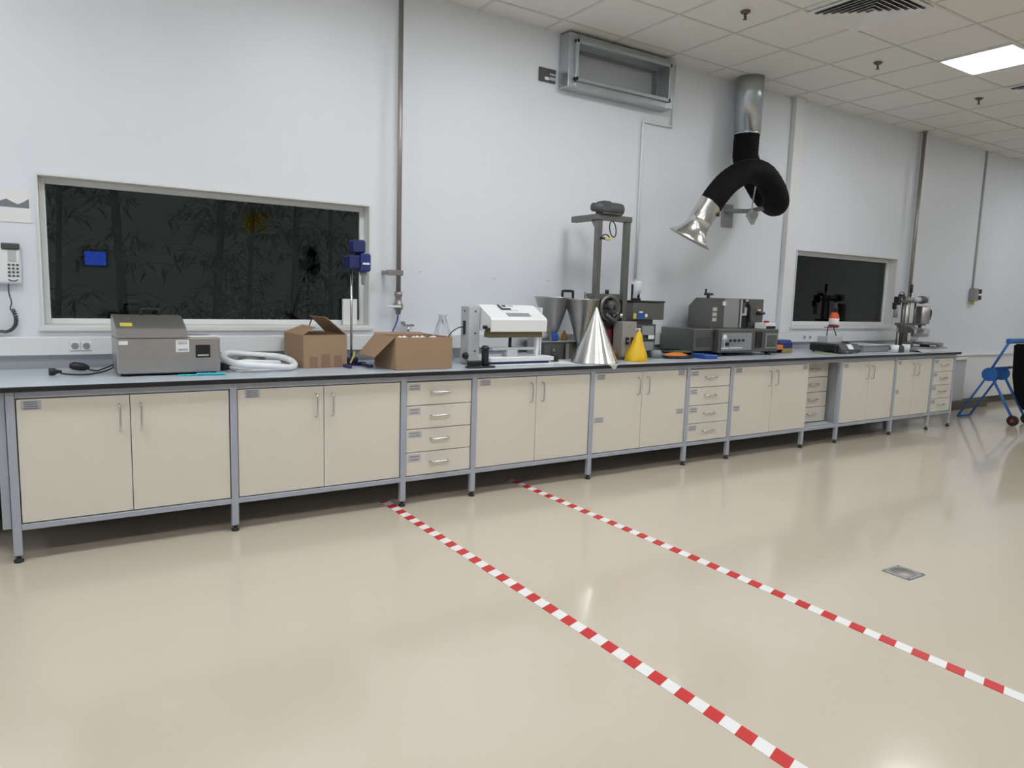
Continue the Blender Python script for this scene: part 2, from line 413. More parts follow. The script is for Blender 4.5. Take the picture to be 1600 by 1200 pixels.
obj('breaker', MB().box(3.69, 3.75, WY-.018, WY-.013, 3.25, 3.264, .002).box(3.69, 3.75, WY-.018, WY-.013, 3.21, 3.235, .002), LGR, ou)

# duct opening
dv = thing('wall_vent', 'large galvanised duct opening high on wall under the ceiling', 'air vent', (4.43, .8, 3.15))
a, b, z0, z1, yf = 3.79, 5.0, 3.155, 3.585, .74
fb = MB()
fb.box(a, a+.075, yf, WY-.001, z0, z1, .004); fb.box(b-.075, b, yf, WY-.001, z0, z1, .004)
fb.box(a+.075, b-.075, yf, WY-.001, z0, z0+.07, .004); fb.box(a+.075, b-.075, yf, WY-.001, z1-.07, z1, .004)
obj('casing', fb, GALV, dv)
fl = MB()
for q in ((a+.055, a+.085, z0+.05, z1-.05), (b-.085, b-.055, z0+.05, z1-.05), (a+.055, b-.055, z0+.05, z0+.08), (a+.055, b-.055, z1-.08, z1-.05)): fl.box(q[0], q[1], yf-.03, yf+.0, q[2], q[3], .003)
obj('flange', fl, GALV, dv)
obj('damper_plate', MB().box(a+.077, b-.077, .945, .955, z0+.072, z1-.072), LGR, dv)
ln = MB()
for q in ((3.866, 3.872, 3.226, 3.514), (4.918, 4.924, 3.226, 3.514), (3.872, 4.918, 3.226, 3.232), (3.872, 4.918, 3.508, 3.514)): ln.box(q[0], q[1], WY+.0, .97, q[2], q[3])
obj('lining', ln, GRY, dv)

# fume extraction arm
ex = thing('extraction_arm', 'black flexible fume extraction arm with polished steel hood on wall', 'extraction arm', (6.0, .7, 2.3))
obj('duct', MB().tube([(6.0, .70, CZ-.002), (6.0, .70, 3.40), (6.0, .70, 3.395), (6.0, .70, 3.08)], [.133, .133, .13, .13], 40), GALV, ex)
obj('clamp', MB().cyl((6.0, .70, 3.06), (6.0, .70, 3.085), .129, n=40), CHR, ex)
hp = smoothpath([(6.0, .70, 3.07), (5.99, .695, 2.93), (6.0, .69, 2.82), (6.10, .67, 2.68), (6.17, .60, 2.52), (6.15, .46, 2.40), (6.03, .32, 2.38), (5.87, .24, 2.47), (5.68, .22, 2.585), (5.46, .22, 2.59), (5.26, .235, 2.49), (5.13, .245, 2.37), (5.06, .27, 2.26)], 8)
rd = [.122+.003*(i % 2) for i in range(len(hp))]
rd = [r-.014*min(1, max(0, i-40)/30) for i, r in enumerate(rd)]
obj('hose', MB().tube(hp, rd, 36), BLKF, ex)
ax = Vector((.30, -.36, .88)).normalized()
hd = MB()
o0 = Vector((5.062, .268, 2.275))
hd.lathe(o0, [(.106, -.02), (.106, .06), (.106, .15), (.109, .155), (.109, .165), (.104, .17), (.104, .205), (.111, .24), (.131, .28), (.165, .32), (.205, .352), (.203, .356), (.162, .325), (.13, .284), (.11, .24), (.1, .19)], 40, axis=-ax)
obj('hood', hd, POL, ex)
pk = o0-ax*.11+Vector((.055, -.088, 0))
obj('damper_knob', MB().lathe(pk, [(0, 0), (.018, 0), (.02, .03), (0, .03)], 8, axis=(.3, -1, -.1)), BLK, ex)
br = MB(); br.box(5.90, 6.06, .855, WY-.001, 2.17, 2.40, .004)
br.tube([(5.93, .85, 2.33), (5.97, .60, 2.31), (6.0, .42, 2.33)], .022, 8)
obj('wall_bracket', br, GRY, ex)
obj('strut', MB().tube([(5.82, .40, 2.56), (5.86, .46, 2.35), (5.90, .5, 2.19)], .007, 6).prism([(5.84, 2.25), (5.93, 2.17), (5.99, 2.28), (5.9, 2.31)], 1, .48, .52), LGR, ex)

# ------------------------------------------------------------------ bench: frame, worktop, cabinets
PX = [-.104, .944, 2.003, 2.536, 3.588, 4.639, 5.192, 6.276, 6.845, 7.859, 8.642, 9.136]
HZ = .872
bf = thing('workbench', 'long grey steel workbench frame on black levelling feet', 'workbench', (4.5, .4, 0))
for x in PX:
    for yy in (.0, .78):
        if yy and x not in (PX[0], PX[-1], PX[4], PX[7]): continue
        if yy == 0: l = obj('leg', MB().box(x-.019, x+.019, yy, yy+.035, .035, HZ if x != PX[7] else .192, .003), FRM, bf)
        else: l = obj('leg', MB().box(x-.019, x+.019, yy-.02, yy+.015, .035, .80, .003), FRM, bf)
        yc = yy+.0175 if yy == 0 else yy
        obj('levelling_foot', MB().lathe((x, yc, 0), [(0, .0), (.022, 0), (.022, .012), (.01, .018), (.01, .028), (.017, .03), (.017, .036), (0, .036)], 16), RUB, l)
ra = MB(); ra.box(PX[0]+.019, PX[-1]-.019, .004, .03, HZ-.034, HZ, .002)
ra.box(PX[0]+.019, PX[-1]-.019, .76, .79, HZ-.07, HZ-.03, .002)
obj('top_rail', ra, FRM, bf)
rb = MB(); rb.box(PX[0]+.019, PX[-1]-.019, .004, .03, .165, .195, .002); rb.box(PX[0]+.019, PX[-1]-.019, .765, .79, .165, .195, .002)
for x in PX: rb.box(x-.012, x+.012, .03, .765, .165, .19, .002)
obj('bottom_rail', rb, FRM, bf)
obj('end_panel', MB().box(-.163, -.126, .02, .05, .175, HZ, .002).box(-.163, -.145, .05, .38, .2, HZ, .002), FRM, bf)
wtp = thing('worktop', 'long pale blue grey worktop with black edge', 'worktop', (4.5, .4, HZ))
obj('top', MB().use(TOP).box(-3.2, 9.19, -.022, .81, HZ+.0015, .9, .002), None, wtp)
obj('edge_band', MB().box(-3.2, 9.195, -.032, -.0215, HZ+.001, .8995, .003).box(9.19, 9.196, -.0215, .81, HZ+.001, .8995, .002), EDGE, wtp)
for x in (5.115, 6.845): obj('seam_strip', MB().box(x-.004, x+.004, -.034, .81, .8995, .9015), CHR, wtp)

def sticker(x0, z0, w_, h_, y, parent, rows=3):
    b = MB().use(STK).box(x0, x0+w_, y-.0012, y-.0002, z0-h_, z0).use(INK)
    for r in range(rows):
        zz = z0-h_*(r+.7)/(rows+.4)
        b.box(x0+w_*random.uniform(.08, .2), x0+w_*random.uniform(.8, .93), y-.0018, y-.0012, zz-h_*.06, zz+h_*.06)
    return obj('sticker', b, None, parent)
def vhandle(x, z0, z1, y, parent):
    p = smoothpath([(x, y, z1), (x, y-.022, z1-.004), (x, y-.03, z1-.02), (x, y-.03, z0+.02), (x, y-.022, z0+.004), (x, y, z0)], 4)
    return obj('handle', MB().tube(p, .0055, 10), CHR, parent)
def hhandle(x0, x1, z, y, parent):
    p = smoothpath([(x0, y, z), (x0+.004, y-.022, z), (x0+.02, y-.03, z), (x1-.02, y-.03, z), (x1-.004, y-.022, z), (x1, y, z)], 4)
    return obj('handle', MB().tube(p, .008, 10), CHR, parent)
ZB, ZT = .198, .832
def carcass(xa, xb, y0, root, side=True):
    c = MB()
    c.box(xa, xa+.018, y0, .74, ZB, ZT); c.box(xb-.018, xb, y0, .74, ZB, ZT); c.box(xa+.018, xb-.018, y0, .74, ZB, ZB+.018)
    c.box(xa+.018, xb-.018, .725, .74, ZB+.018, ZT); c.box(xa+.018, xb-.018, y0, .725, ZT-.018, ZT)
    obj('body', c, CARC, root)
def door_cabinet(xa, xb, label, st):
    xa += .024; xb -= .024
    root = thing('base_cabinet', label, 'cabinet', ((xa+xb)/2, .4, ZB), 'two-door cabinets under the bench')
    carcass(xa, xb, .030, root)
    xm = (xa+xb)/2
    d1 = obj('door', MB().box(xa, xm-.002, .010, .029, ZB+.003, ZT, .0015), CREAM, root)
    d2 = obj('door', MB().box(xm+.002, xb, .010, .029, ZB+.003, ZT, .0015), CREAM, root)
    vhandle(xm-.05, .645, .785, .010, d1); vhandle(xm+.05, .645, .785, .010, d2)
    for (d, x, z, w_, h_, r) in st:
        sticker(xa+x if d == 0 else xb+x, z, w_, h_, .010, d1 if d == 0 else d2, r)
    return root
def drawer_cabinet(xa, xb, y0, label, st=True, bottom=ZB):
    xa += .024; xb -= .024
    root = thing('drawer_cabinet', label, 'cabinet', ((xa+xb)/2, y0+.4, ZB), 'four-drawer units under the bench')
    c = MB(); c.box(xa, xa+.018, y0+.021, .74, bottom, ZT); c.box(xb-.018, xb, y0+.021, .74, bottom, ZT); c.box(xa+.018, xb-.018, y0+.021, .74, bottom, bottom+.018)
    c.box(xa+.018, xb-.018, .725, .74, bottom+.018, ZT); c.box(xa+.018, xb-.018, y0+.021, .725, ZT-.018, ZT)
    obj('body', c, CARC, root)
    n = 4; h = (ZT-bottom-.003)/n
    for k in range(n):
        zb = bottom+.003+k*h
        d = obj('drawer', MB().box(xa, xb, y0, y0+.02, zb, zb+h-.005, .0015), CREAM, root)
        xc = (xa+xb)/2+.0
        hhandle(xc-.065, xc+.065, zb+h*.53, y0, d)
        if st: sticker(xa+.012, zb+h-.016, random.uniform(.085, .1), random.uniform(.042, .05), y0, d, 2)
    return root
door_cabinet(PX[0], PX[1], 'cream two-door cabinet at the left end, under the steel water bath', [(0, .02, .825, .085, .048, 4)])
door_cabinet(PX[1], PX[2], 'cream two-door cabinet under the closed cardboard box and white hose', [(0, .04, .83, .085, .05, 4)])
drawer_cabinet(PX[2], PX[3], .010, 'cream four-drawer unit nearest the camera, under the open cardboard box')
door_cabinet(PX[3], PX[4], 'cream two-door cabinet under the white heat sealer', [(0, .02, .825, .09, .045, 3)])
door_cabinet(PX[4], PX[5], 'cream two-door cabinet under steel cone, stickers on both doors', [(0, .02, .825, .085, .045, 3), (0, .01, .485, .095, .045, 2), (1, -.10, .83, .08, .045, 3), (1, -.10, .50, .085, .045, 2)])
drawer_cabinet(PX[5], PX[6], .010, 'cream four-drawer unit under the left end of the large steel machine')
door_cabinet(PX[6], PX[7]+.055, 'cream two-door cabinet under the large steel machine', [(0, .02, .825, .09, .045, 3), (0, .02, .48, .09, .05, 2), (1, -.09, .825, .07, .045, 3)])
drawer_cabinet(PX[7]+.04, PX[8], .135, 'cream four-drawer unit set back in the recess of the bench', False, .215)
door_cabinet(PX[8], PX[9], 'cream two-door cabinet under the black scale', [(0, .03, .82, .07, .045, 2)])
door_cabinet(PX[9], PX[10], 'narrower cream two-door cabinet, second from the right end', [(0, .03, .82, .06, .04, 2), (0, .02, .50, .06, .05, 2)])
drawer_cabinet(PX[10], PX[11], .010, 'cream four-drawer unit at the right end of the bench')
obj('shelf', MB().box(PX[7]+.035, PX[8]-.02, .03, .75, .1955, .21), CARC, bf)
lc = thing('side_cabinet', 'pale cabinet front cut off by the left edge of the photo', 'cabinet', (-.7, .6, .2))
obj('body', MB().box(-1.3, -.19, .40, .75, .2, .85), CARC, lc); obj('door', MB().box(-1.3, -.192, .38, .399, .2, .85, .002), OFFW, lc)
for x in (-1.25, -.25): obj('leg', MB().box(x-.02, x+.02, .5, .54, 0, .2, .003), FRM, lc)

# ------------------------------------------------------------------ floor tapes, drain
for x, y1, l in ((1.943, .17, 'red and white striped floor tape, the nearer line on the left'), (3.026, .30, 'red and white striped floor tape, the farther line on the right')):
    tag(obj('hazard_tape', MB().box(x-.031, x+.031, -6.0, y1, .0005, .0022), TAPE, base=(x, 0, 0)), l, 'floor tape', 'striped floor tapes')
dr = thing('floor_box', 'small dark metal service cover set in the beige floor', 'floor cover', (3.87, -2.32, 0))
obj('plate', MB().box(3.79, 3.95, -2.40, -2.245, .0005, .005, .002), GRY, dr)
obj('lid', MB().lathe((3.87, -2.32, .005), [(0, .0025), (.058, .0025), (.062, 0), (.062, -.002)], 32), PIPE, dr)
sc = MB()
for x in (3.802, 3.938):
    for y in (-2.388, -2.257): sc.cyl((x, y, .004), (x, y, .0065), .006, n=10)
obj('screw', sc, BLK, dr)

# ------------------------------------------------------------------ things on the worktop
TZ = .9015
# steel water bath
wbth = thing('water_bath', 'brushed steel laboratory water bath with hinged lid, at the left', 'water bath', (.65, .45, TZ))
b = MB().use(STEEL).box(.385, .925, .25, .60, TZ+.014, 1.115, .006).use(RUB)
for x in (.42, .89):
    for y in (.29, .56): b.cyl((x, y, TZ), (x, y, TZ+.016), .015, n=12)
b.use(BLK).box(.40, .91, .265, .58, TZ+.008, TZ+.016)
obj('housing', b, None, wbth)
ld = MB(); ld.prism([(.25, 1.117), (.25, 1.165), (.265, 1.172), (.44, 1.235), (.59, 1.235), (.60, 1.225), (.60, 1.117)], 0, .385, .745)
lid = obj('lid', ld, STEEL, wbth)
obj('lid_handle', MB().tube(smoothpath([(.535, .49, 1.235), (.535, .49, 1.262), (.545, .49, 1.27), (.62, .49, 1.27), (.63, .49, 1.262), (.63, .49, 1.235)], 4), .008, 10), BLK, lid)
lt = MB().use(YTAG); lt.slab([(.41, .285, 1.1805), (.47, .285, 1.1805), (.47, .33, 1.1967), (.41, .33, 1.1967)], .001)
obj('warning_label', lt, YTAG, lid)
obj('controller', MB().use(BLK).box(.79, .87, .246, .2505, 1.0, 1.075, .002).use(LGR).box(.80, .86, .2445, .2462, 1.01, 1.018), None, wbth)
lb = MB().use(PAPER).box(.685, .755, .2485, .2498, 1.035, 1.103).use(INK)
for i, z in enumerate((1.09, 1.08)): lb.box(.695, .745, .248, .2486, z, z+.004)
for i in range(9): lb.box(.695+.006*i, .698+.006*i+(i % 3)*.0006, .248, .2486, 1.042, 1.053)
obj('asset_label', lb, None, wbth)
obj('maker_plate', MB().box(.395, .44, .2488, .2498, 1.08, 1.10), PAPER, wbth)
pc = MB().use(BLK)
pc.tube(smoothpath([(.385, .50, .93), (.34, .47, .913), (.28, .40, .908), (.22, .36, .908), (.15, .40, .909), (.12, .43, .912)], 6), .0045, 8)
pc.tube(smoothpath([(.385, .54, .94), (.33, .56, .915), (.30, .54, .908), (.26, .56, .915)], 6), .0045, 8)
pc.lathe((.125, .43, .922), [(.006, 0), (.011, .02), (.016, .03), (.02, .034), (.02, .06), (0, .062)], 16, axis=(-1, -.1, 0))
pc.lathe((.265, .56, .925), [(.008, 0), (.02, .02), (.024, .04), (.024, .08), (.014, .1), (0, .1)], 16, axis=(-1, .1, .15))
obj('power_cord', pc, None, wbth)
tag(obj('leaflet', MB().slab([(.76, .26, 1.117), (.96, .30, 1.117), (.93, .42, 1.119), (.75, .38, 1.119)], .002), PAPER, base=(.86, .34, 1.117)), 'white paper leaflet lying on the right end of the water bath', 'leaflet')
sk = thing('spatula', 'bright turquoise plastic spatula in front of the water bath', 'spatula', (.8, .16, TZ))
obj('blade', MB().box(.685, .79, .185, .215, TZ, TZ+.006, .003, rz=R(-6), about=(.8, .2)), CYAN, sk)
obj('handle', MB().box(.78, .94, .19, .21, TZ, TZ+.013, .005, rz=R(-6), about=(.8, .2)), CYAN, sk)
# hose coil on papers
hc = thing('white_hose', 'thick white hose coiled in a ring beside the closed carton', 'hose', (1.2, .42, TZ))
ring = []
for i in range(49):
    a = 2*math.pi*i/48
    ring.append((1.195+.215*math.cos(a), .43+.20*math.sin(a), .958+.024*math.sin(a)-.020*math.cos(a)+.006*math.sin(3*a)))
obj('ring', MB().tube(ring, .0205, 14), HOSEW, hc)
obj('inner_length', MB().tube(smoothpath([(1.0, .33, .955), (1.08, .30, .965), (1.2, .33, .955), (1.30, .40, .945), (1.33, .48, .93)], 6), .013, 12), HOSEW, hc)
tag(obj('folder', MB().box(1.02, 1.34, .30, .56, TZ, TZ+.008, .002, rz=R(5)).box(1.03, 1.33, .31, .55, TZ+.008, TZ+.012, 0, rz=R(9)), PAPER, base=(1.2, .4, TZ)), 'flat white folder lying under the coiled hose', 'folder')
tag(obj('metal_bowl', MB().lathe((1.17, .52, TZ+.013), [(0, .004), (.06, .004), (.085, .045), (.09, .05), (.088, .05), (.06, .0), (0, 0)], 28), DSTEEL, base=(1.17, .52, TZ+.013)), 'shallow dull metal bowl inside the white hose ring', 'bowl')
tag(obj('black_adapter', MB().box(.955, 1.005, .42, .52, TZ, TZ+.045, .008, rz=R(12)).tube(smoothpath([(.98, .50, .93), (1.0, .56, .92), (1.03, .62, .908), (1.1, .66, .907)], 4), .004, 8), BLK, base=(.98, .47, TZ)), 'black power adapter between the water bath and the white hose', 'adapter')

def rot(p, c, a):
    v = Vector(p)-Vector(c); return Matrix.Rotation(a, 3, 'Z') @ v+Vector(c)
# cardboard box 1
c1 = thing('cardboard_box', 'taller brown carton with flaps half closed, left of the mixer', 'box', (1.6, .6, TZ), 'cardboard boxes')
cc = (1.6, .6, 0); an = R(3)
def rb_(m, x0, x1, y0, y1, z0, z1): m.box(x0, x1, y0, y1, z0, z1, 0, rz=an, about=(1.6, .6))
m = MB().use(CARD); t = .006
X_0, X_1, Y_0, Y_1, Z_0, Z_1 = 1.455, 1.755, .40, .78, TZ, 1.118
for q in ((X_0, X_0+t, Y_0, Y_1, Z_0, Z_1), (X_1-t, X_1, Y_0, Y_1, Z_0, Z_1), (X_0+t, X_1-t, Y_0, Y_0+t, Z_0, Z_1), (X_0+t, X_1-t, Y_1-t, Y_1, Z_0, Z_1), (X_0+t, X_1-t, Y_0+t, Y_1-t, Z_0, Z_0+t)): rb_(m, *q)
obj('carton', m, None, c1)
def RQ(pts): return [rot(p, cc, an) for p in pts]
obj('left_flap', MB().slab(RQ([(X_0, Y_0+.02, Z_1), (X_0, Y_1, Z_1), (X_0+.13, Y_1, Z_1+.05), (X_0+.13, Y_0+.14, Z_1+.045)]), .004), CARD, c1)
obj('right_flap', MB().slab(RQ([(X_1, Y_1, Z_1), (X_1, Y_0, Z_1), (X_1-.12, Y_0+.06, Z_1+.115), (X_1-.12, Y_1-.02, Z_1+.115)]), .004), CARD, c1)
tp = MB()
for x0, x1, z1 in ((1.495, 1.55, .975), (1.575, 1.635, .99), (1.665, 1.72, .98)): rb_(tp, x0, x1, Y_0-.0008, Y_0-.0001, Z_0+.002, z1)
for i, (x0, x1, z1) in enumerate(((1.495, 1.55, .975), (1.575, 1.635, .99), (1.665, 1.72, .98))):
    q = MB(); rb_(q, x0, x1, Y_0-.0009, Y_0-.0001, Z_0+.002, z1); obj('tape_strip', q, CARDT, c1)
# overhead stirrer
st = thing('overhead_stirrer', 'tall laboratory mixer with blue motor head on steel rod', 'mixer', (1.83, .5, TZ))
bs = MB(); bs.box(1.72, 1.93, .47, .53, TZ, TZ+.022, .006); bs.box(1.735, 1.765, .30, .47, TZ, TZ+.02, .006); bs.box(1.885, 1.915, .30, .47, TZ, TZ+.02, .006); bs.box(1.78, 1.87, .46, .54, TZ+.022, TZ+.06, .01)
obj('base', bs, DBLUE, st)
obj('rod', MB().cyl((1.83, .5, TZ+.02), (1.83, .5, 1.60), .008, n=14), CHR, st)
obj('motor_head', MB().use(DBLUE).box(1.785, 1.86, .40, .56, 1.56, 1.65, .01).use(NAVY).box(1.855, 1.925, .38, .52, 1.545, 1.665, .01), None, st)
obj('face_plate', MB().box(1.864, 1.912, .376, .3805, 1.59, 1.603), WHT, st)
obj('motor_top', MB().box(1.815, 1.90, .41, .53, 1.665, 1.755, .012), DBLUE, st)
obj('chuck', MB().lathe((1.895, .45, 1.545), [(0, 0), (.025, 0), (.025, -.02), (.014, -.03), (.014, -.07), (.01, -.09), (0, -.09)], 18), GRY, st)
obj('clamp', MB().box(1.80, 1.85, .52, .57, 1.57, 1.62, .006).cyl((1.78, .54, 1.6), (1.80, .54, 1.6), .018, n=12), BLK, st)
obj('cable', MB().tube(smoothpath([(1.80, .54, 1.58), (1.75, .62, 1.45), (1.66, .72, 1.28), (1.62, .79, 1.12), (1.64, .795, .95)], 6), .004, 8), BLK, st)
obj('tag', MB().tube(smoothpath([(1.80, .44, TZ+.02), (1.815, .44, .95), (1.83, .45, .97), (1.835, .45, 1.0)], 5), .007, 8), YTAG, st)
tag(obj('white_carton', MB().box(1.925, 2.035, .925, .955, 1.158, 1.35, .004), PAPER, base=(1.98, .94, 1.158)), 'narrow white carton standing in the right corner of the large window sill', 'carton')
# cardboard box 2
c2 = thing('cardboard_box', 'wide open brown carton with flap hanging out to the left', 'box', (2.19, .3, TZ), 'cardboard boxes')
m = MB(); X_0, X_1, Y_0, Y_1, Z_1 = 1.985, 2.405, .10, .46, 1.118
for q in ((X_0, X_0+t, Y_0, Y_1, TZ, Z_1), (X_1-t, X_1, Y_0, Y_1, TZ, Z_1), (X_0+t, X_1-t, Y_0, Y_0+t, TZ, Z_1), (X_0+t, X_1-t, Y_1-t, Y_1, TZ, Z_1), (X_0+t, X_1-t, Y_0+t, Y_1-t, TZ, TZ+t)): m.box(*q)
m.box(X_0+.005, X_1-.005, Y_0-.003, Y_0, TZ+.001, TZ+.035)
obj('carton', m, CARD, c2)
obj('left_flap', MB().slab([(X_0, Y_0+.01, Z_1), (X_0, Y_1, Z_1), (X_0-.125, Y_1-.02, .985), (X_0-.125, Y_0+.05, .985)], .004), CARD, c2)
obj('back_flap', MB().slab([(X_1, Y_1, Z_1), (X_0, Y_1, Z_1), (X_0+.03, Y_1+.10, Z_1+.01), (X_1-.03, Y_1+.10, Z_1+.01)], .004), CARD, c2)
cr = MB(); 
for i in range(7):
    px_, py_ = 2.06+.045*i, .25+.03*math.sin(i*2.2)
    cr.slab([(px_, py_, 1.085+.012*math.sin(i)), (px_+.07, py_+.01, 1.093), (px_+.06, py_+.09, 1.112), (px_+.01, py_+.07, 1.088)], .002)
pk_ = obj('packing_paper', cr, PAPER, base=(2.2, .28, 1.1)); tag(pk_, 'crumpled white packing paper inside the wide open carton', 'paper'); pk_['kind'] = 'stuff'
# clear plastic bag behind
bg = MB(); pr = []
for i in range(9):
    t_ = i/8; pr.append((2.60+.0*t_, .52, TZ+.30*t_))
bgp = [(.085, 0), (.088, .03), (.075, .12), (.07, .2), (.045, .27), (.02, .33), (.03, .35)]
bg.lathe((2.60, .62, TZ), [(0, 0)]+bgp, 18)
for i, v in enumerate(bg.v): v.x += .012*math.sin(i*1.9); v.y = .62+(v.y-.62)*.6+.01*math.cos(i*2.3)
tag(obj('plastic_bag', bg, BAGM, base=(2.60, .62, TZ)), 'crinkled clear plastic bag standing between open carton and heat sealer', 'bag')

# heat sealer
hs = thing('heat_sealer', 'white bench heat sealer with sloping control head', 'heat sealer', (3.0, .3, TZ))
b = MB().use(LGR).box(2.73, 3.34, .42, .52, TZ+.01, TZ+.06, .004)
b.use(WHT).box(2.735, 3.30, .13, .41, TZ+.03, TZ+.062, .004).use(DBLUE).box(2.74, 3.26, .14, .40, TZ+.012, TZ+.03, .002).use(WHT).box(2.735, 3.30, .12, .15, TZ, TZ+.012, .002)
obj('base', b, None, hs)
cl = MB().use(LGR).box(2.645, 2.738, .30, .42, TZ+.0, 1.325, .003)
cl.use(DGR)
for z in (1.29, 1.13, 1.0): cl.cyl((2.70, .297, z), (2.70, .30, z), .008, n=10)
cl.cyl((2.642, .36, 1.29), (2.645, .36, 1.29), .008, n=10)
obj('left_column', cl, None, hs)
obj('right_column', MB().use(LGR).box(3.245, 3.285, .33, .42, TZ+.06, 1.31, .003).use(WHT).box(3.285, 3.30, .30, .42, TZ+.06, 1.325, .003), None, hs)
obj('support_leg', MB().prism([(3.175, 1.15), (3.205, 1.15), (3.20, 1.02), (3.19, TZ+.062), (3.175, TZ+.062)], 1, .19, .21), WHT, hs)
hdm = MB().prism([(.15, 1.15), (.145, 1.235), (.16, 1.252), (.335, 1.338), (.43, 1.34), (.43, 1.15)], 0, 2.745, 3.235)
head = obj('head', hdm, WHT, hs)
nrm = Vector((0, -(1.338-1.252), .175)).normalized()
def onslope(x, s): return Vector((x, .16+.175*s, 1.252+.086*s))
q = MB(); P_ = [onslope(2.92, .55)+nrm*.0015, onslope(3.04, .55)+nrm*.0015, onslope(3.04, 1.0)+nrm*.0015, onslope(2.92, 1.0)+nrm*.0015]; q.use(WHT).slab(P_, .003)
q.use(BLK).slab([onslope(2.915, .58)+nrm*.004, onslope(2.985, .58)+nrm*.004, onslope(2.985, .70)+nrm*.004, onslope(2.915, .70)+nrm*.004], .003)
q.slab([onslope(2.90, .6)+nrm*.004, onslope(2.915, .6)+nrm*.004, onslope(2.915, 1.0)+nrm*.004, onslope(2.90, 1.0)+nrm*.004], .003)
q.slab([onslope(2.93, .82)+nrm*.005, onslope(2.965, .82)+nrm*.005, onslope(2.965, .95)+nrm*.005, onslope(2.93, .95)+nrm*.005], .002)
q.use(STK).slab([onslope(2.98, .85)+nrm*.005, onslope(3.03, .85)+nrm*.005, onslope(3.03, .95)+nrm*.005, onslope(2.98, .95)+nrm*.005], .002)
obj('control_panel', q, None, head)
obj('grey_window', MB().slab([onslope(2.91, .10)+nrm*.001, onslope(3.11, .10)+nrm*.001, onslope(3.11, .36)+nrm*.001, onslope(2.91, .36)+nrm*.001], .002), GRY, head)
obj('jaw', MB().box(2.75, 3.22, .18, .26, 1.105, 1.15, .004), mat('jaw_brass', (.16, .13, .06), .5), hs)
obj('lower_jaw', MB().box(2.79, 3.18, .20, .25, 1.01, 1.03, .004), LGR, hs)
obj('piston', MB().cyl((2.965, .235, 1.0), (2.965, .235, 1.106), .012, n=12), BLK, hs)
obj('pedestal', MB().box(2.915, 3.01, .19, .27, TZ+.062, 1.012, .004), LGR, hs)
for kx, ky, kz in ((2.735, .21, 1.18), (2.735, .17, 1.165)): obj('side_knob', MB().cyl((kx+.01, ky, kz), (kx-.02, ky, kz), .013, n=12), BLK, hs)
obj('power_switch', MB().box(2.636, 2.646, .345, .375, 1.12, 1.22, .002), BLK, hs)
obj('power_cable', MB().tube(smoothpath([(2.64, .36, 1.17), (2.60, .36, 1.17), (2.53, .37, 1.12), (2.49, .38, 1.0), (2.48, .38, .91)], 5), .004, 8), BLK, hs)
obj('base_knob', MB().lathe((2.64, .33, .965), [(0, 0), (.02, 0), (.026, .012), (.024, .03), (0, .032)], 16, axis=(-.6, -1, 0)), BLK, hs)
gp = thing('foil_gripper', 'small black clamp with cylinder in front of the heat sealer', 'clamp', (2.64, .08, TZ))
obj('base', MB().box(2.52, 2.735, .06, .12, TZ, TZ+.012, .003).box(2.53, 2.62, .065, .115, TZ+.012, TZ+.05, .005), BLK, gp)
obj('cylinder', MB().lathe((2.665, .09, TZ+.01), [(0, 0), (.026, 0), (.026, .1), (.022, .115), (.03, .12), (.03, .13), (.018, .145), (0, .147)], 20), BLK, gp)
tag(obj('papers', MB().box(3.30, 3.52, .13, .36, TZ, TZ+.003, 0, rz=R(-8)), PAPER, base=(3.4, .25, TZ)), 'white papers lying between the heat sealer and the steel cone', 'papers')

# twin hopper feeder
fd = thing('hopper_feeder', 'twin steel hoppers on a grey feeder base behind the steel cone', 'feeder', (3.65, .5, TZ))
h1 = MB(); h1.lathe((3.60, .58, 1.10), [(.03, -.04), (.03, 0), (.05, .02), (.15, .30), (.158, .305), (.158, .312), (.146, .312)], 32)
obj('hopper', h1, STEEL, fd)
h2 = MB(); h2.lathe((3.79, .44, 1.02), [(.022, -.04), (.025, 0), (.045, .05), (.062, .12), (.14, .37), (.148, .375), (.148, .382), (.136, .382)], 32)
obj('hopper', h2, STEEL, fd)
obj('handle', MB().tube(smoothpath([(3.68, .56, 1.40), (3.68, .56, 1.45), (3.69, .56, 1.462), (3.78, .56, 1.462), (3.79, .56, 1.45), (3.79, .56, 1.39)], 4), .011, 10), BLK, fd)
obj('agitator_rod', MB().cyl((3.87, .50, 1.40), (3.87, .50, 1.46), .006, n=8).cyl((3.87, .50, 1.435), (3.90, .50, 1.433), .005, n=8), DSTEEL, fd)
obj('base', MB().box(3.46, 3.86, .48, .78, TZ, 1.04, .006), DSTEEL, fd)
obj('tray', MB().box(3.42, 3.87, .47, .80, 1.04, 1.05, .003), GRY, fd)
obj('motor', MB().lathe((3.50, .62, 1.09), [(0, 0), (.035, 0), (.035, .09), (0, .09)], 16, axis=(1, 0, 0)), LGR, fd)
for q in ((3.66, 3.69, .45, .47, TZ, 1.03), (3.53, 3.545, .45, .465, TZ, .99)): obj('stand_post', MB().box(*q, .003), STEEL, fd)
obj('knob', MB().lathe((3.88, .42, 1.335), [(0, 0), (.022, .004), (.026, .02), (.018, .036), (0, .04)], 18, axis=(0, -1, .2)), POL, fd)
obj('slide', MB().tube([(3.87, .40, 1.32), (3.80, .40, 1.16)], .018, 10), DSTEEL, fd)
tag(obj('blue_block', MB().box(3.56, 3.62, .50, .54, 1.0515, 1.115, .012), BLUE, base=(3.59, .54, 1.05)), 'small blue block on the feeder tray below the left hopper', 'box')
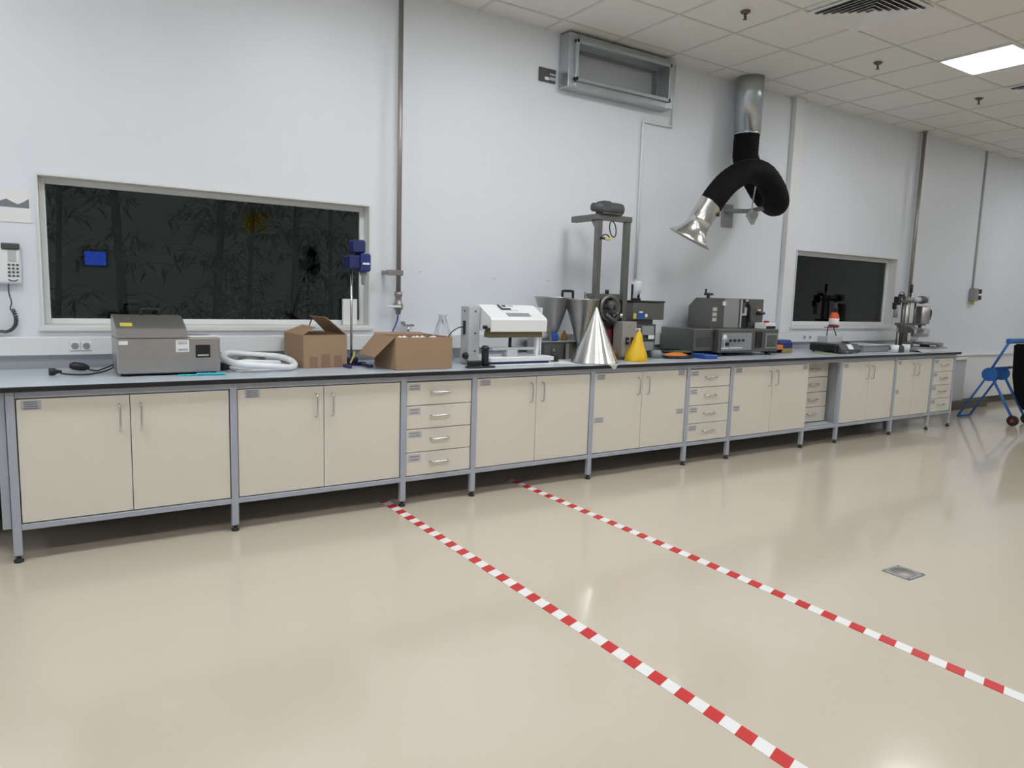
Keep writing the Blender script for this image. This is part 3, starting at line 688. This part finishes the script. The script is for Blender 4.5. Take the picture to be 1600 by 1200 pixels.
tag(obj('amber_bottle', MB().lathe((3.745, .60, 1.0505), [(0, 0), (.024, 0), (.026, .01), (.026, .05), (.01, .065), (.01, .08), (0, .08)], 16), mat('amber', (.45, .22, .03), .3), base=(3.745, .60, 1.05)), 'amber bottle standing on the feeder tray between two hoppers', 'bottle')
tag(obj('black_cup', MB().lathe((3.43, .30, TZ), [(0, 0), (.03, 0), (.036, .055), (.02, .075), (0, .078)], 18), BLK, base=(3.43, .30, TZ)), 'small black pot at the foot of the heat sealer leg', 'pot')

# tall filling machine
fm = thing('filling_machine', 'tall steel filling machine with twin uprights and motor on top', 'filling machine', (4.1, .5, TZ))
obj('upright', MB().box(3.915, 3.965, .42, .47, TZ+.01, 2.055, .003), DSTEEL, fm)
obj('upright', MB().box(4.225, 4.275, .42, .47, TZ+.01, 2.055, .003), DSTEEL, fm)
obj('top_beam', MB().box(3.90, 4.28, .41, .48, 2.055, 2.10, .003), DSTEEL, fm)
obj('side_arm', MB().box(3.90, 3.96, .48, .77, 2.05, 2.10, .003).prism([(.47, 2.05), (.52, 2.05), (.47, 1.99)], 0, 3.92, 3.955), DSTEEL, fm)
mt = MB().use(DGR).lathe((3.86, .43, 2.15), [(0, 0), (.035, 0), (.035, .04), (.045, .05), (.05, .13), (.054, .14)]+[(.054-.004*(i % 2), .145+.009*i) for i in range(16)]+[(.05, .30), (0, .30)], 24, axis=(1, 0, 0)).box(3.93, 4.13, .38, .48, 2.10, 2.115, .002)
mt.box(3.93, 4.02, .375, .485, 2.115, 2.205, .01)
obj('motor', mt, None, fm)
obj('cable_loop', MB().tube([(4.10+.035*math.cos(a)-.012*math.sin(a), .45, 1.99+.065*math.sin(a)) for a in [R(90+15*i) for i in range(25)]], .005, 8), BLK, fm)
obj('cable_tie', MB().use(BLK).tube(smoothpath([(3.966, .44, 1.905), (3.99, .43, 1.935), (4.03, .43, 1.935), (4.055, .43, 1.91)], 5), .005, 8).use(YTAG).tube(smoothpath([(3.98, .42, 1.908), (4.0, .42, 1.90), (4.03, .42, 1.90), (4.055, .42, 1.908)], 4), .010, 8).use(BLK).cyl((3.94, .415, 1.905), (3.985, .415, 1.905), .009, n=10), None, fm)
obj('back_plate', MB().box(3.965, 4.225, .47, .50, 1.0, 1.45, .003), DSTEEL, fm)
mc = MB().use(DSTEEL).box(3.93, 4.26, .44, .56, 1.40, 1.45, .004)
mc.lathe((4.09, .47, 1.33), [(.10, 0), (.115, .01), (.115, .05), (.09, .06), (.085, .03), (0, .03)], 28, axis=(0, -1, 0)).use(DGR)
mc.lathe((4.07, .41, 1.35), [(0, 0), (.04, 0), (.045, .03), (.02, .05), (0, .05)], 16, axis=(0, -1, 0))
for i in range(7):
    a = i*.9; mc.tube([(4.08+.07*math.cos(a), .42, 1.33+.06*math.sin(a)), (4.08+.02*math.cos(a+1), .36, 1.33+.03*math.sin(a+1)), (4.10+.06*math.cos(a+2), .40, 1.31+.06*math.sin(a+2))], .009, 6)
mc.use(DGR).tube([(4.02, .40, 1.28), (4.10, .38, 1.22), (4.17, .40, 1.27)], .02, 8)
obj('clamp_mechanism', mc, None, fm)
obj('round_knob', MB().lathe((4.15, .36, 1.27), [(0, 0), (.018, 0), (.02, .02), (0, .025)], 14, axis=(0, -1, 0)), CHR, fm)
obj('top_knob', MB().cyl((4.11, .50, 1.45), (4.11, .50, 1.485), .017, n=12), BLK, fm)
obj('red_cover', MB().box(3.80, 3.87, .44, .50, 1.07, 1.15, .006), DRED, fm)
obj('red_cover', MB().box(4.03, 4.10, .40, .47, 1.04, 1.15, .006), DRED, fm)
obj('red_cover', MB().box(4.08, 4.11, .40, .46, TZ+.01, 1.03, .004), DRED, fm)
cb_ = MB().use(mat('beige_metal', (.33, .31, .28), .45)).box(4.13, 4.29, .30, .42, TZ+.02, 1.22, .004)
obj('control_box', cb_, None, fm)
sw = MB().use(BLK)
for x in (4.165, 4.225): sw.use(BLK).box(x, x+.035, .288, .30, 1.03, 1.09, .003).use(LGR).box(x+.006, x+.029, .285, .289, 1.055, 1.062)
obj('switches', sw, None, fm)
obj('maker_plate', MB().box(4.19, 4.25, .2985, .2998, 1.165, 1.19), GRY, fm)
obj('base_plate', MB().box(3.88, 4.292, .29, .62, TZ, TZ+.02, .004), DSTEEL, fm)
obj('beige_foot', MB().box(4.03, 4.12, .33, .42, TZ+.02, TZ+.07, .01), mat('brown_plastic', (.25, .11, .04), .5), fm)

# dark labelling unit
du = thing('dosing_unit', 'dark steel dosing unit with stickered head behind yellow cone', 'dosing unit', (4.5, .5, TZ))
obj('head', MB().box(4.33, 4.70, .40, .62, 1.235, 1.385, .004), DSTEEL, du)
obj('head_lid', MB().box(4.325, 4.705, .395, .63, 1.386, 1.40, .003), BLK, du)
obj('under_head', MB().box(4.29, 4.60, .43, .60, 1.195, 1.234, .004), DGR, du)
sb = MB().use(YTAG).box(4.335, 4.365, .397, .3995, 1.245, 1.29).use(BLUE).box(4.385, 4.46, .397, .3995, 1.245, 1.295).use(WHT).box(4.40, 4.44, .396, .3995, 1.295, 1.308)
sb.lathe((4.485, .3985, 1.27), [(0, .002), (.015, .002), (.016, 0)], 14, axis=(0, -1, 0))
obj('stickers', sb, None, du)
obj('column', MB().use(DGR).box(4.31, 4.63, .42, .60, TZ+.02, 1.195, .004), None, du)
bo = MB().use(CHR)
for x in (4.335, 4.375, 4.415): bo.use(CHR).cyl((x, .405, 1.05), (x, .405, 1.14), .009, n=10).use(WHT).cyl((x, .405, 1.14), (x, .405, 1.16), .014, n=10)
obj('air_fittings', bo, None, du)
obj('gauge_box', MB().use(GRY).box(4.45, 4.59, .40, .419, 1.10, 1.18, .003).use(WHT).box(4.52, 4.59, .395, .40, 1.065, 1.10, .002).use(GRY).box(4.46, 4.60, .405, .419, .96, 1.04, .003), None, du)
obj('base', MB().box(4.30, 4.65, .40, .66, TZ, TZ+.02, .003), DGR, du)
obj('top_hopper', MB().use(BLK).box(4.41, 4.47, .46, .52, 1.40, 1.42, .003).use(BAGM).lathe((4.44, .49, 1.42), [(.02, 0), (.022, .02), (.045, .06), (.05, .13), (.035, .15)], 20).use(BLK).cyl((4.445, .47, 1.42), (4.445, .47, 1.49), .012, n=10).box(4.36, 4.375, .46, .475, 1.40, 1.54, .002), None, du)
obj('small_cylinder', MB().lathe((4.53, .35, TZ+.036), [(0, 0), (.035, 0), (.035, .08), (0, .08)], 18, axis=(1, -.2, 0)), GRY, du)

# cones
tag(obj('steel_cone', MB().lathe((3.725, .165, TZ), [(.186, 0), (.190, .003), (.188, .008), (.012, .425), (.010, .436), (0, .437)], 64), POL, base=(3.725, .165, TZ)), 'large polished steel cone standing point up at the worktop edge', 'cone')
tag(obj('paper_slip', MB().slab([(3.70, -.06, TZ), (3.80, -.06, TZ), (3.79, .0, TZ+.0005), (3.71, .0, TZ+.0005)], .001).slab([(3.715, -.034, TZ+.001), (3.80, -.034, TZ+.001), (3.775, -.042, .872), (3.75, -.042, .868)], .001), PAPER, base=(3.75, -.04, TZ)), 'white paper slip hanging over the edge under the steel cone', 'paper')
ycm = MB(); ycm.lathe((4.195, .195, TZ), [(.093, 0), (.094, .01), (.088, .06), (.062, .11), (.045, .15), (.03, .21), (.008, .25), (0, .252)], 28)
for i, v in enumerate(ycm.v):
    k = (v.z-TZ)/.25; v.x += .025*k+.006*math.sin(i*1.3)*(1-k); v.y += .004*math.cos(i*2.1)
tag(obj('yellow_cone', ycm, YEL, base=(4.195, .195, TZ)), 'dented bright yellow cone on the worktop right of the steel cone', 'cone')
# orange tray and tools
ot = thing('tool_roll', 'orange and black oval tool pouch on the worktop', 'pouch', (4.8, .3, TZ))
m = MB(); m.lathe((4.80, .30, TZ), [(0, 0), (.15, 0), (.17, .008), (.165, .02), (.14, .024), (0, .028)], 32)
for v in m.v: v.y = .30+(v.y-.30)*.62
obj('pouch', m, BLK, ot)
m = MB(); m.lathe((4.79, .31, TZ+.0275), [(0, .022), (.06, .02), (.11, .008), (.135, -.005)], 28)
for v in m.v: v.y = .31+(v.y-.31)*.6
obj('orange_cloth', m, ORG, ot)
tag(obj('blue_pad', MB().box(4.98, 5.12, .12, .33, TZ+.0, TZ+.035, .005, rz=R(-8)), BLUE, base=(5.02, .3, TZ)), 'flat blue plastic box beside the orange pouch', 'box')
tag(obj('green_folder', MB().slab([(4.72, .44, TZ+.052), (5.03, .44, TZ+.055), (5.04, .34, TZ+.045), (4.86, .24, TZ+.053)], .003), mat('olive', (.10, .12, .06), .5), base=(4.9, .35, TZ+.05)), 'dark green flat folder lying on the orange pouch', 'folder')
tag(obj('blue_ties', MB().tube(smoothpath([(4.74, .62, TZ+.006), (4.76, .6, .96), (4.79, .6, .97), (4.80, .62, .91), (4.86, .6, .93), (4.88, .63, TZ+.006)], 5), .008, 8), BLUE, base=(4.8, .6, TZ)), 'small tangle of blue tubing left of the large steel machine', 'tubing')
tag(obj('black_stub', MB().cyl((4.68, .60, TZ), (4.68, .60, .955), .016, n=14), DGR, base=(4.68, .6, TZ)), 'short black cylinder standing between dosing unit and blue tubing', 'cylinder')

# large steel machine
bm_ = thing('coating_machine', 'large dull steel box machine with control panel and hand wheel', 'machine', (5.8, .5, TZ))
lw = MB().use(DSTEEL).box(5.325, 6.19, .30, .79, TZ+.035, 1.155, .004)
obj('lower_cabinet', lw, None, bm_)
sd = MB().box(5.06, 5.32, .36, .79, TZ+.05, 1.155, .004)
obj('side_cabinet', sd, DSTEEL, bm_)
vt = MB()
for i in range(8): vt.box(5.10+.022*i, 5.112+.022*i, .356, .3605, .99, 1.08, .001)
obj('vent_slots', vt, DGR, bm_)
up = MB().prism([(.50, 1.157), (.50, 1.445), (.70, 1.445), (.79, 1.36), (.79, 1.157)], 0, 5.42, 6.185)
obj('upper_housing', up, DSTEEL, bm_)
obj('mirror_plate', MB().box(5.60, 5.81, .496, .4995, 1.16, 1.44), GRY, bm_)
cp_ = MB().use(GRY).box(5.36, 5.785, .294, .2995, .955, 1.12, .003)
cp_.use(WHT)
cp_.lathe((5.40, .2935, 1.075), [(0, .002), (.03, .002), (.03, 0)], 20, axis=(0, -1, 0)).box(5.395, 5.405, .2915, .294, .985, 1.05).box(5.36, 5.46, .2915, .294, .972, .984)
for i in range(9): cp_.box(5.475+.02*i, 5.489+.02*i, .2915, .294, .974, .986)
cp_.use(BLK)
for x in (5.47, 5.53, 5.59, 5.65): cp_.cyl((x, .294, 1.05), (x, .275, 1.05), .011, n=12)
cp_.box(5.40, 5.44, .27, .294, 1.0, 1.035, .004)
obj('control_panel', cp_, None, bm_)
obj('outfeed_slot', MB().box(5.845, 5.94, .294, .2995, .975, 1.13), BLK, bm_)
obj('door_panel', MB().use(GRY).box(5.99, 6.165, .292, .2995, .965, 1.115, .003).use(DSTEEL).box(6.005, 6.15, .289, .292, .98, 1.10, .002), None, bm_)
rd_ = MB().use(BLK).box(5.855, 5.94, .493, .4995, 1.16, 1.295, .002).box(5.865, 5.955, .493, .4995, 1.41, 1.44, .002)
rd_.tube(smoothpath([(5.93, .49, 1.40), (5.955, .485, 1.36), (5.955, .485, 1.28), (5.97, .485, 1.22), (5.95, .485, 1.17)], 4), .015, 8)
rd_.use(LGR).box(5.85, 5.915, .48, .4995, 1.28, 1.30, .002).box(5.895, 5.915, .48, .4995, 1.30, 1.36, .002).box(5.90, 5.94, .488, .4935, 1.42, 1.438)
obj('web_guide', rd_, None, bm_)
obj('edge_trim', MB().box(5.84, 5.85, .488, .4995, 1.16, 1.44), LGR, bm_)
lbl = MB().use(WHT).box(5.57, 5.615, .492, .4955, 1.375, 1.415).use(STK)
for i in range(3): lbl.box(5.44+.0, 5.50, .4975, .4995, 1.22+.05*i, 1.255+.05*i)
lbl.use(WHT).box(6.11, 6.15, .497, .4995, 1.33, 1.345).use(ORG).box(6.09, 6.10, .497, .4995, 1.33, 1.37)
obj('stickers', lbl, None, bm_)
obj('side_handle', MB().cyl((6.09, .485, 1.305), (6.185, .485, 1.305), .014, n=12), BLK, bm_)
hw = MB().cyl((5.50, .62, 1.445), (5.50, .62, 1.475), .016, n=12).cyl((5.45, .62, 1.48), (5.56, .62, 1.48), .012, n=10).cyl((5.465, .62, 1.48), (5.465, .62, 1.53), .010, n=10)
obj('hand_wheel', hw, BLK, bm_)
for x, y in ((5.38, .34), (6.10, .34), (5.38, .75), (6.10, .75)):
    obj('foot', MB().lathe((x, y, TZ), [(0, 0), (.03, 0), (.03, .012), (.018, .022), (.018, .036), (0, .036)], 16), RUB, bm_)
for x in (5.12, 5.26): obj('foot', MB().cyl((x, .42, TZ), (x, .42, TZ+.052), .015, n=12), RUB, bm_)
mb_ = thing('meter', 'small white meter with black front on top of the steel machine', 'meter', (6.10, .36, 1.155))
obj('case', MB().box(6.03, 6.18, .33, .47, 1.1555, 1.215, .004), WHT, mb_)
obj('front', MB().box(6.03, 6.17, .326, .3295, 1.158, 1.185, .002), BLK, mb_)
obj('red_clip', MB().box(6.07, 6.12, .36, .40, 1.2155, 1.235, .006), RED, mb_)
bt = thing('battery_charger', 'dark blue and orange device lying right of the steel machine', 'device', (6.5, .45, TZ))
obj('body', MB().box(6.42, 6.68, .46, .62, TZ, TZ+.13, .03), NAVY, bt)
obj('orange_grip', MB().box(6.33, 6.45, .42, .459, TZ+.035, TZ+.085, .008), ORG, bt)
obj('black_base', MB().box(6.30, 6.419, .47, .60, TZ, TZ+.06, .01), DBLUE, bt)
obj('gold_strap', MB().box(6.46, 6.62, .435, .459, TZ, TZ+.045, .006), mat('gold_cloth', (.35, .25, .08), .6), bt)

# scale, bottle, boxes
sl = thing('bench_scale', 'black bench scale with white display label near the recess', 'scale', (7.3, .35, TZ))
obj('body', MB().box(7.02, 7.41, .20, .52, TZ+.015, .999, .012), BLK, sl)
obj('front_panel', MB().prism([(.16, TZ+.012), (.16, .945), (.20, .999), (.20, TZ+.012)], 0, 7.06, 7.41), DGR, sl)
obj('display', MB().use(WHT).slab([(7.19, .158, .948), (7.28, .158, .948), (7.28, .194, .997), (7.19, .194, .997)], .003), None, sl)
obj('keys', MB().use(GRY).box(7.13, 7.18, .155, .1605, .915, .93).use(BLK).box(7.34, 7.37, .155, .1605, .91, .925), None, sl)
obj('weighing_pan', MB().box(7.09, 7.40, .24, .50, .999, 1.004, .002), STEEL, sl)
for x, y in ((7.05, .24), (7.37, .24), (7.05, .48), (7.37, .48)): obj('foot', MB().cyl((x, y, TZ), (x, y, TZ+.016), .014, n=12), RUB, sl)
tag(obj('grey_case', MB().box(7.11, 7.39, .36, .49, 1.0045, 1.075, .005), LGR, base=(7.25, .42, 1.0045)), 'light grey case standing on the black scale', 'case')
tag(obj('dark_dish', MB().lathe((7.33, .29, 1.0045), [(0, 0), (.035, 0), (.05, .018), (.045, .018), (.03, .004), (0, .004)], 20), DGR, base=(7.33, .29, 1.0045)), 'small dark dish on the front of the scale pan', 'dish')
rt = thing('red_bottle', 'red spray bottle with black cap and white label above the scale', 'bottle', (7.30, .43, 1.2))
obj('body', MB().lathe((7.30, .43, 1.185), [(0, 0), (.048, 0), (.052, .012), (.052, .085), (.04, .13), (.024, .15), (0, .15)], 24), mat('red_orange', (.72, .09, .03), .35), rt)
obj('cap', MB().lathe((7.30, .43, 1.335), [(0, 0), (.03, 0), (.03, .045), (.018, .10), (0, .102)], 18), BLK, rt)
obj('label', MB().lathe((7.30, .43, 1.20), [(.0525, 0), (.0530, .001), (.0530, .064), (.0525, .065)], 24), PAPER, rt)
obj('base_ring', MB().lathe((7.30, .43, 1.172), [(0, 0), (.058, 0), (.06, .012), (0, .0125)], 24), DGR, rt)
wr = thing('wire_stand', 'bent wire stand holding the red bottle above the grey case', 'stand', (7.25, .43, 1.075))
obj('wire', MB().tube([(7.19, .43, 1.0755), (7.20, .43, 1.165)], .006, 8), DGR, wr)
obj('wire', MB().tube([(7.29, .42, 1.165), (7.32, .42, 1.12), (7.35, .42, 1.0755)], .006, 8), DGR, wr)
obj('plate', MB().box(7.17, 7.35, .40, .46, 1.164, 1.171, .002), DRED, wr)
tag(obj('green_mat', MB().box(6.86, 7.06, .22, .40, TZ, TZ+.004, .001), mat('green_mat', (.35, .42, .2), .6), base=(6.95, .3, TZ)), 'thin green mat left of the black scale', 'mat')
tag(obj('steel_tray', MB().use(GRY).box(7.62, 8.12, .25, .58, TZ, .972, .006).use(LGR).box(7.61, 8.13, .24, .59, .972, .978, .002), None, base=(7.87, .4, TZ)), 'low grey metal box right of the black scale', 'box')
for i, (x, y, l) in enumerate(((8.02, .13, 'white plastic cup, leftmost of the two near the capping rig'), (8.33, .17, 'white plastic cup, rightmost of the two near the capping rig'))):
    tag(obj('cup', MB().lathe((x, y, TZ), [(0, 0), (.036, 0), (.045, .085), (.042, .085), (.034, .004), (0, .004)], 20), WHT, base=(x, y, TZ)), l, 'cup', 'white cups by the rig')
tag(obj('brown_jar', MB().lathe((8.17, .15, TZ), [(0, 0), (.038, 0), (.04, .01), (.04, .06), (.03, .075), (0, .076)], 20), DGR, base=(8.17, .15, TZ)), 'dark jar standing between two white cups', 'jar')

# capping rig
rg = thing('capping_machine', 'tall spindly steel capping machine with cylinders, right end of bench', 'capping machine', (8.9, .5, TZ))
obj('base_plate', MB().box(8.55, 9.10, .36, .72, TZ, TZ+.02, .003), DSTEEL, rg)
for i, (x, r) in enumerate(((8.71, .020), (8.78, .026), (8.83, .014))): obj('column', MB().cyl((x, .45, TZ+.02), (x, .45, 1.535), r, n=14), DSTEEL if i != 1 else STEEL, rg)
obj('thin_column', MB().cyl((8.97, .45, 1.15), (8.97, .45, 1.46), .012, n=12), DSTEEL, rg)
obj('thin_column', MB().cyl((8.62, .45, TZ+.02), (8.62, .45, 1.20), .010, n=12), DSTEEL, rg)
obj('upper_arm', MB().box(8.62, 9.02, .42, .48, 1.46, 1.49, .003), DSTEEL, rg)
obj('lower_arm', MB().box(8.60, 9.20, .42, .48, 1.19, 1.22, .003).box(8.70, 8.90, .41, .49, 1.10, 1.19, .004), DSTEEL, rg)
tm = MB().use(LGR).lathe((8.88, .42, 1.50), [(0, 0), (.03, 0), (.034, .14), (0, .14)], 16, axis=(1, 0, .02)).use(DGR).lathe((9.0, .42, 1.50), [(0, 0), (.045, 0), (.048, .05), (.04, .12), (0, .12)], 18, axis=(1, 0, 0)).use(LGR).box(9.09, 9.17, .39, .46, 1.46, 1.55, .006)
obj('top_motor', tm, None, rg)
obj('air_cylinder', MB().lathe((9.12, .43, 1.21), [(0, 0), (.075, 0), (.08, .01), (.08, .2), (.07, .215), (0, .215)], 24), STEEL, rg)
obj('cylinder_bracket', MB().box(9.03, 9.10, .40, .46, 1.20, 1.42, .004), DSTEEL, rg)
obj('hand_lever', MB().tube(smoothpath([(9.18, .40, 1.36), (9.24, .40, 1.38), (9.255, .40, 1.33), (9.23, .40, 1.26)], 4), .010, 8), BLK, rg)
obj('lower_head', MB().use(LGR).box(9.15, 9.28, .40, .50, 1.06, 1.15, .008).use(GRY).box(9.0, 9.22, .39, .49, 1.05, 1.09, .004), None, rg)
for x, r_ in ((9.10, .02), (8.95, .014)): obj('chuck', MB().cyl((x, .44, 1.09), (x, .44, 1.19), r_, n=12), DSTEEL, rg)
vg = MB().use(BLK).box(8.53, 8.60, .42, .48, 1.43, 1.53, .008).box(8.60, 8.68, .43, .47, 1.52, 1.56, .006).box(8.49, 8.53, .43, .47, 1.38, 1.46, .006)
vg.tube(smoothpath([(8.56, .44, 1.53), (8.60, .44, 1.585), (8.66, .44, 1.58), (8.70, .44, 1.53)], 4), .004, 6)
obj('valve_group', vg, None, rg)
obj('side_cylinder', MB().cyl((8.545, .45, 1.28), (8.545, .45, 1.42), .026, n=14), GRY, rg)
obj('black_grip', MB().cyl((8.79, .42, 1.58), (8.79, .42, 1.68), .017, n=12).cyl((8.79, .42, 1.535), (8.79, .42, 1.58), .008, n=8), BLK, rg)
tb = MB()
for i in range(4):
    x = 8.80+.04*i; tb.tube(smoothpath([(x, .42, 1.19), (x+.05, .36, 1.12), (x+.02, .38, 1.03), (x+.07-.03*i, .40, .97), (x-.02, .42, TZ+.02)], 5), .005, 6)
obj('air_tubes', tb, GRY, rg)
rs = thing('round_plate_scale', 'grey scale with round steel plate at the right end of worktop', 'scale', (8.8, .2, TZ))
obj('body', MB().box(8.46, 9.12, .10, .30, TZ+.01, TZ+.05, .006), GRY, rs)
obj('round_plate', MB().lathe((8.79, .20, TZ+.052), [(.05, 0), (.05, .02), (.15, .03), (.152, .045), (.14, .05), (0, .05)], 32), DSTEEL, rs)
obj('front_sheet', MB().slab([(8.42, .03, TZ), (9.10, .03, TZ), (9.10, .099, TZ+.03), (8.42, .099, TZ+.03)], .003), LGR, rs)
obj('knob', MB().box(8.98, 9.06, .12, .17, TZ+.05, TZ+.10, .006), GRY, rs)
obj('black_block', MB().box(8.40, 8.50, .18, .27, TZ+.05, TZ+.11, .008), DGR, rs)

# ------------------------------------------------------------------ folding trolley at the right edge
tl = thing('folding_trolley', 'blue tubular folding trolley with black cover and small wheels', 'trolley', (10.4, 0, 0))
for xs in (10.0, 10.33):
    s_ = MB()
    s_.tube([(xs, .31, .022), (xs, .0, .60)], .014, 10); s_.tube([(xs+.01, -.02, .60), (xs+.01, -.33, .06)], .016, 10)
    obj('side_tube', s_, TBLUE, tl)
    obj('hinge_disc', MB().cyl((xs-.015, -.01, .60), (xs+.025, -.01, .60), .085, n=28), TBLUE, tl)
obj('foot_bar', MB().tube([(10.0, .305, .022), (10.33, .305, .022)], .016, 10), TBLUE, tl)
obj('cross_bar', MB().tube([(10.0, -.03, .675), (10.9, -.03, .675)], .017, 10), TBLUE, tl)
obj('upright_tube', MB().tube([(10.0, -.02, .66), (10.0, -.19, 1.02)], .015, 10), TBLUE, tl)
obj('upright_tube', MB().tube([(10.85, -.02, .66), (10.85, -.19, 1.02)], .015, 10), TBLUE, tl)
obj('top_bar', MB().box(9.98, 10.95, -.215, -.155, 1.0, 1.06, .012), TBLUE, tl)
cv = MB(); cvp = [(-.25, 1.0), (-.22, .98), (-.24, .6), (-.28, .4), (-.35, .26), (-.40, .2), (-.46, .26), (-.44, .6), (-.36, 1.0)]
cv.prism([(y, z) for y, z in cvp], 0, 10.06, 11.0)
obj('cover', cv, BLKF, tl)
for xs in (9.96, 10.34):
    wh = obj('wheel', MB().lathe((xs-.02, -.34, .065), [(0, 0), (.045, 0), (.062, .004), (.065, .012), (.065, .032), (.06, .04), (0, .04)], 28, axis=(1, 0, 0)), RUB, tl)
    obj('hub', MB().cyl((xs-.024, -.34, .065), (xs-.0195, -.34, .065), .02, n=16), RED, wh)

# ------------------------------------------------------------------ bamboo outside the large window
def bamboo(x, y, h, seed, label, dens=1.0, rk=1):
    rnd = random.Random(seed)
    t = thing('bamboo', label, 'bamboo', (x, y, .3), 'bamboo stems outside the large window')
    c = MB(); P_ = []; lean = rnd.uniform(-.1, .1)
    for i in range(13):
        k = i/12; P_.append((x+lean*k*h*.6, y+.02*math.sin(k*5), .3+h*k))
    sp_ = []; rr_ = []
    for i in range(len(P_)-1):
        a, b = Vector(P_[i]), Vector(P_[i+1])
        for j, q in enumerate((.0, .05, .5)): sp_.append(a.lerp(b, q)); rr_.append(rk*(.024-.010*i/12)*(1.15 if j == 0 else 1))
    c.tube(sp_, rr_, 10); obj('stem', c, CULM, t)
    lf = MB(); bmb = MB()
    for i in range(int(27*dens)):
        z = rnd.uniform(.6, h); a0 = rnd.uniform(0, 2*math.pi); L = rnd.uniform(.15, .42)
        k = (z)/h; s0 = Vector((x+lean*k*h*.6, y, .3+z)); dr_ = Vector((math.cos(a0), math.sin(a0)*.6, rnd.uniform(.0, .7))).normalized()
        e = s0+dr_*L+Vector((0, 0, -.08)); bmb.tube([s0, s0+dr_*L*.5+Vector((0, 0, .02)), e], [.004, .003, .002], 5)
        for j in range(rnd.randint(8, 13)):
            p = s0.lerp(e, rnd.uniform(.25, 1.05)); az = rnd.uniform(0, 2*math.pi)
            d = Vector((math.cos(az), math.sin(az)*.7, rnd.uniform(-.9, .1))).normalized(); ll = rnd.uniform(.11, .22); wv = d.cross(Vector((0, 0, 1)))
            wv = (wv.normalized() if wv.length > .1 else Vector((1, 0, 0)))*rnd.uniform(.009, .015)
            m0 = p+d*ll*.35
            up_ = wv.cross(d).normalized()*.002
            lf.add([p, m0+wv+up_, m0-up_, m0-wv+up_, p+d*ll+Vector((0, 0, -.015))], [(0, 1, 2), (0, 2, 3), (1, 4, 2), (2, 4, 3)])
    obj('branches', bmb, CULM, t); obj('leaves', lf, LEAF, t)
BB = [(.10, 1.95, 2.5, 1.0, 1), (.57, 1.55, 2.7, 1.0, 1.5), (1.12, 1.6, 2.6, 2.6, 1.5), (1.38, 1.7, 2.4, 1.8, 1.0), (1.74, 1.6, 2.6, 1.6, 1.5), (2.15, 1.8, 2.4, 1.4, 1.0), (2.55, 2.0, 2.5, 1.2, 1.0)]
for i, (x, y, h, d, rk) in enumerate(BB):
    w_ = ['leftmost', 'second from the left', 'third from the left', 'fourth from the left', 'third from the right', 'second from the right', 'rightmost'][i]
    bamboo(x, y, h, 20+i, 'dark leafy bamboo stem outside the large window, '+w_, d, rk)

# ------------------------------------------------------------------ opposite wall: unseen stand-ins added for the coloured reflections in the large window
mo = thing('blue_emitter', 'unseen monitor with blue screen, mirrored in the large window', 'emitter', (.85, Y0+.05, 1.83))  # added glowing panel, guessed source of the blue reflection
obj('case', MB().box(.66, 1.05, Y0+.002, Y0+.05, 1.68, 1.98, .006), BLK, mo)
obj('glow', MB().box(.69, 1.02, Y0+.0505, Y0+.052, 1.71, 1.95), mat('blue_glow', (.02, .05, .4), .4, emis=(.04, .12, 1), es=3.5), mo)
tag(obj('yellow_swatch', MB().box(3.38, 3.85, Y0+.002, Y0+.012, 2.5, 2.85, .002), mat('swatch_yellow', (.75, .5, .03), .5), base=(3.6, Y0, 2.5)), 'yellow sign on the opposite wall, added for its reflection in the large window', 'swatch')  # added colour panel, guessed source of the yellow reflection
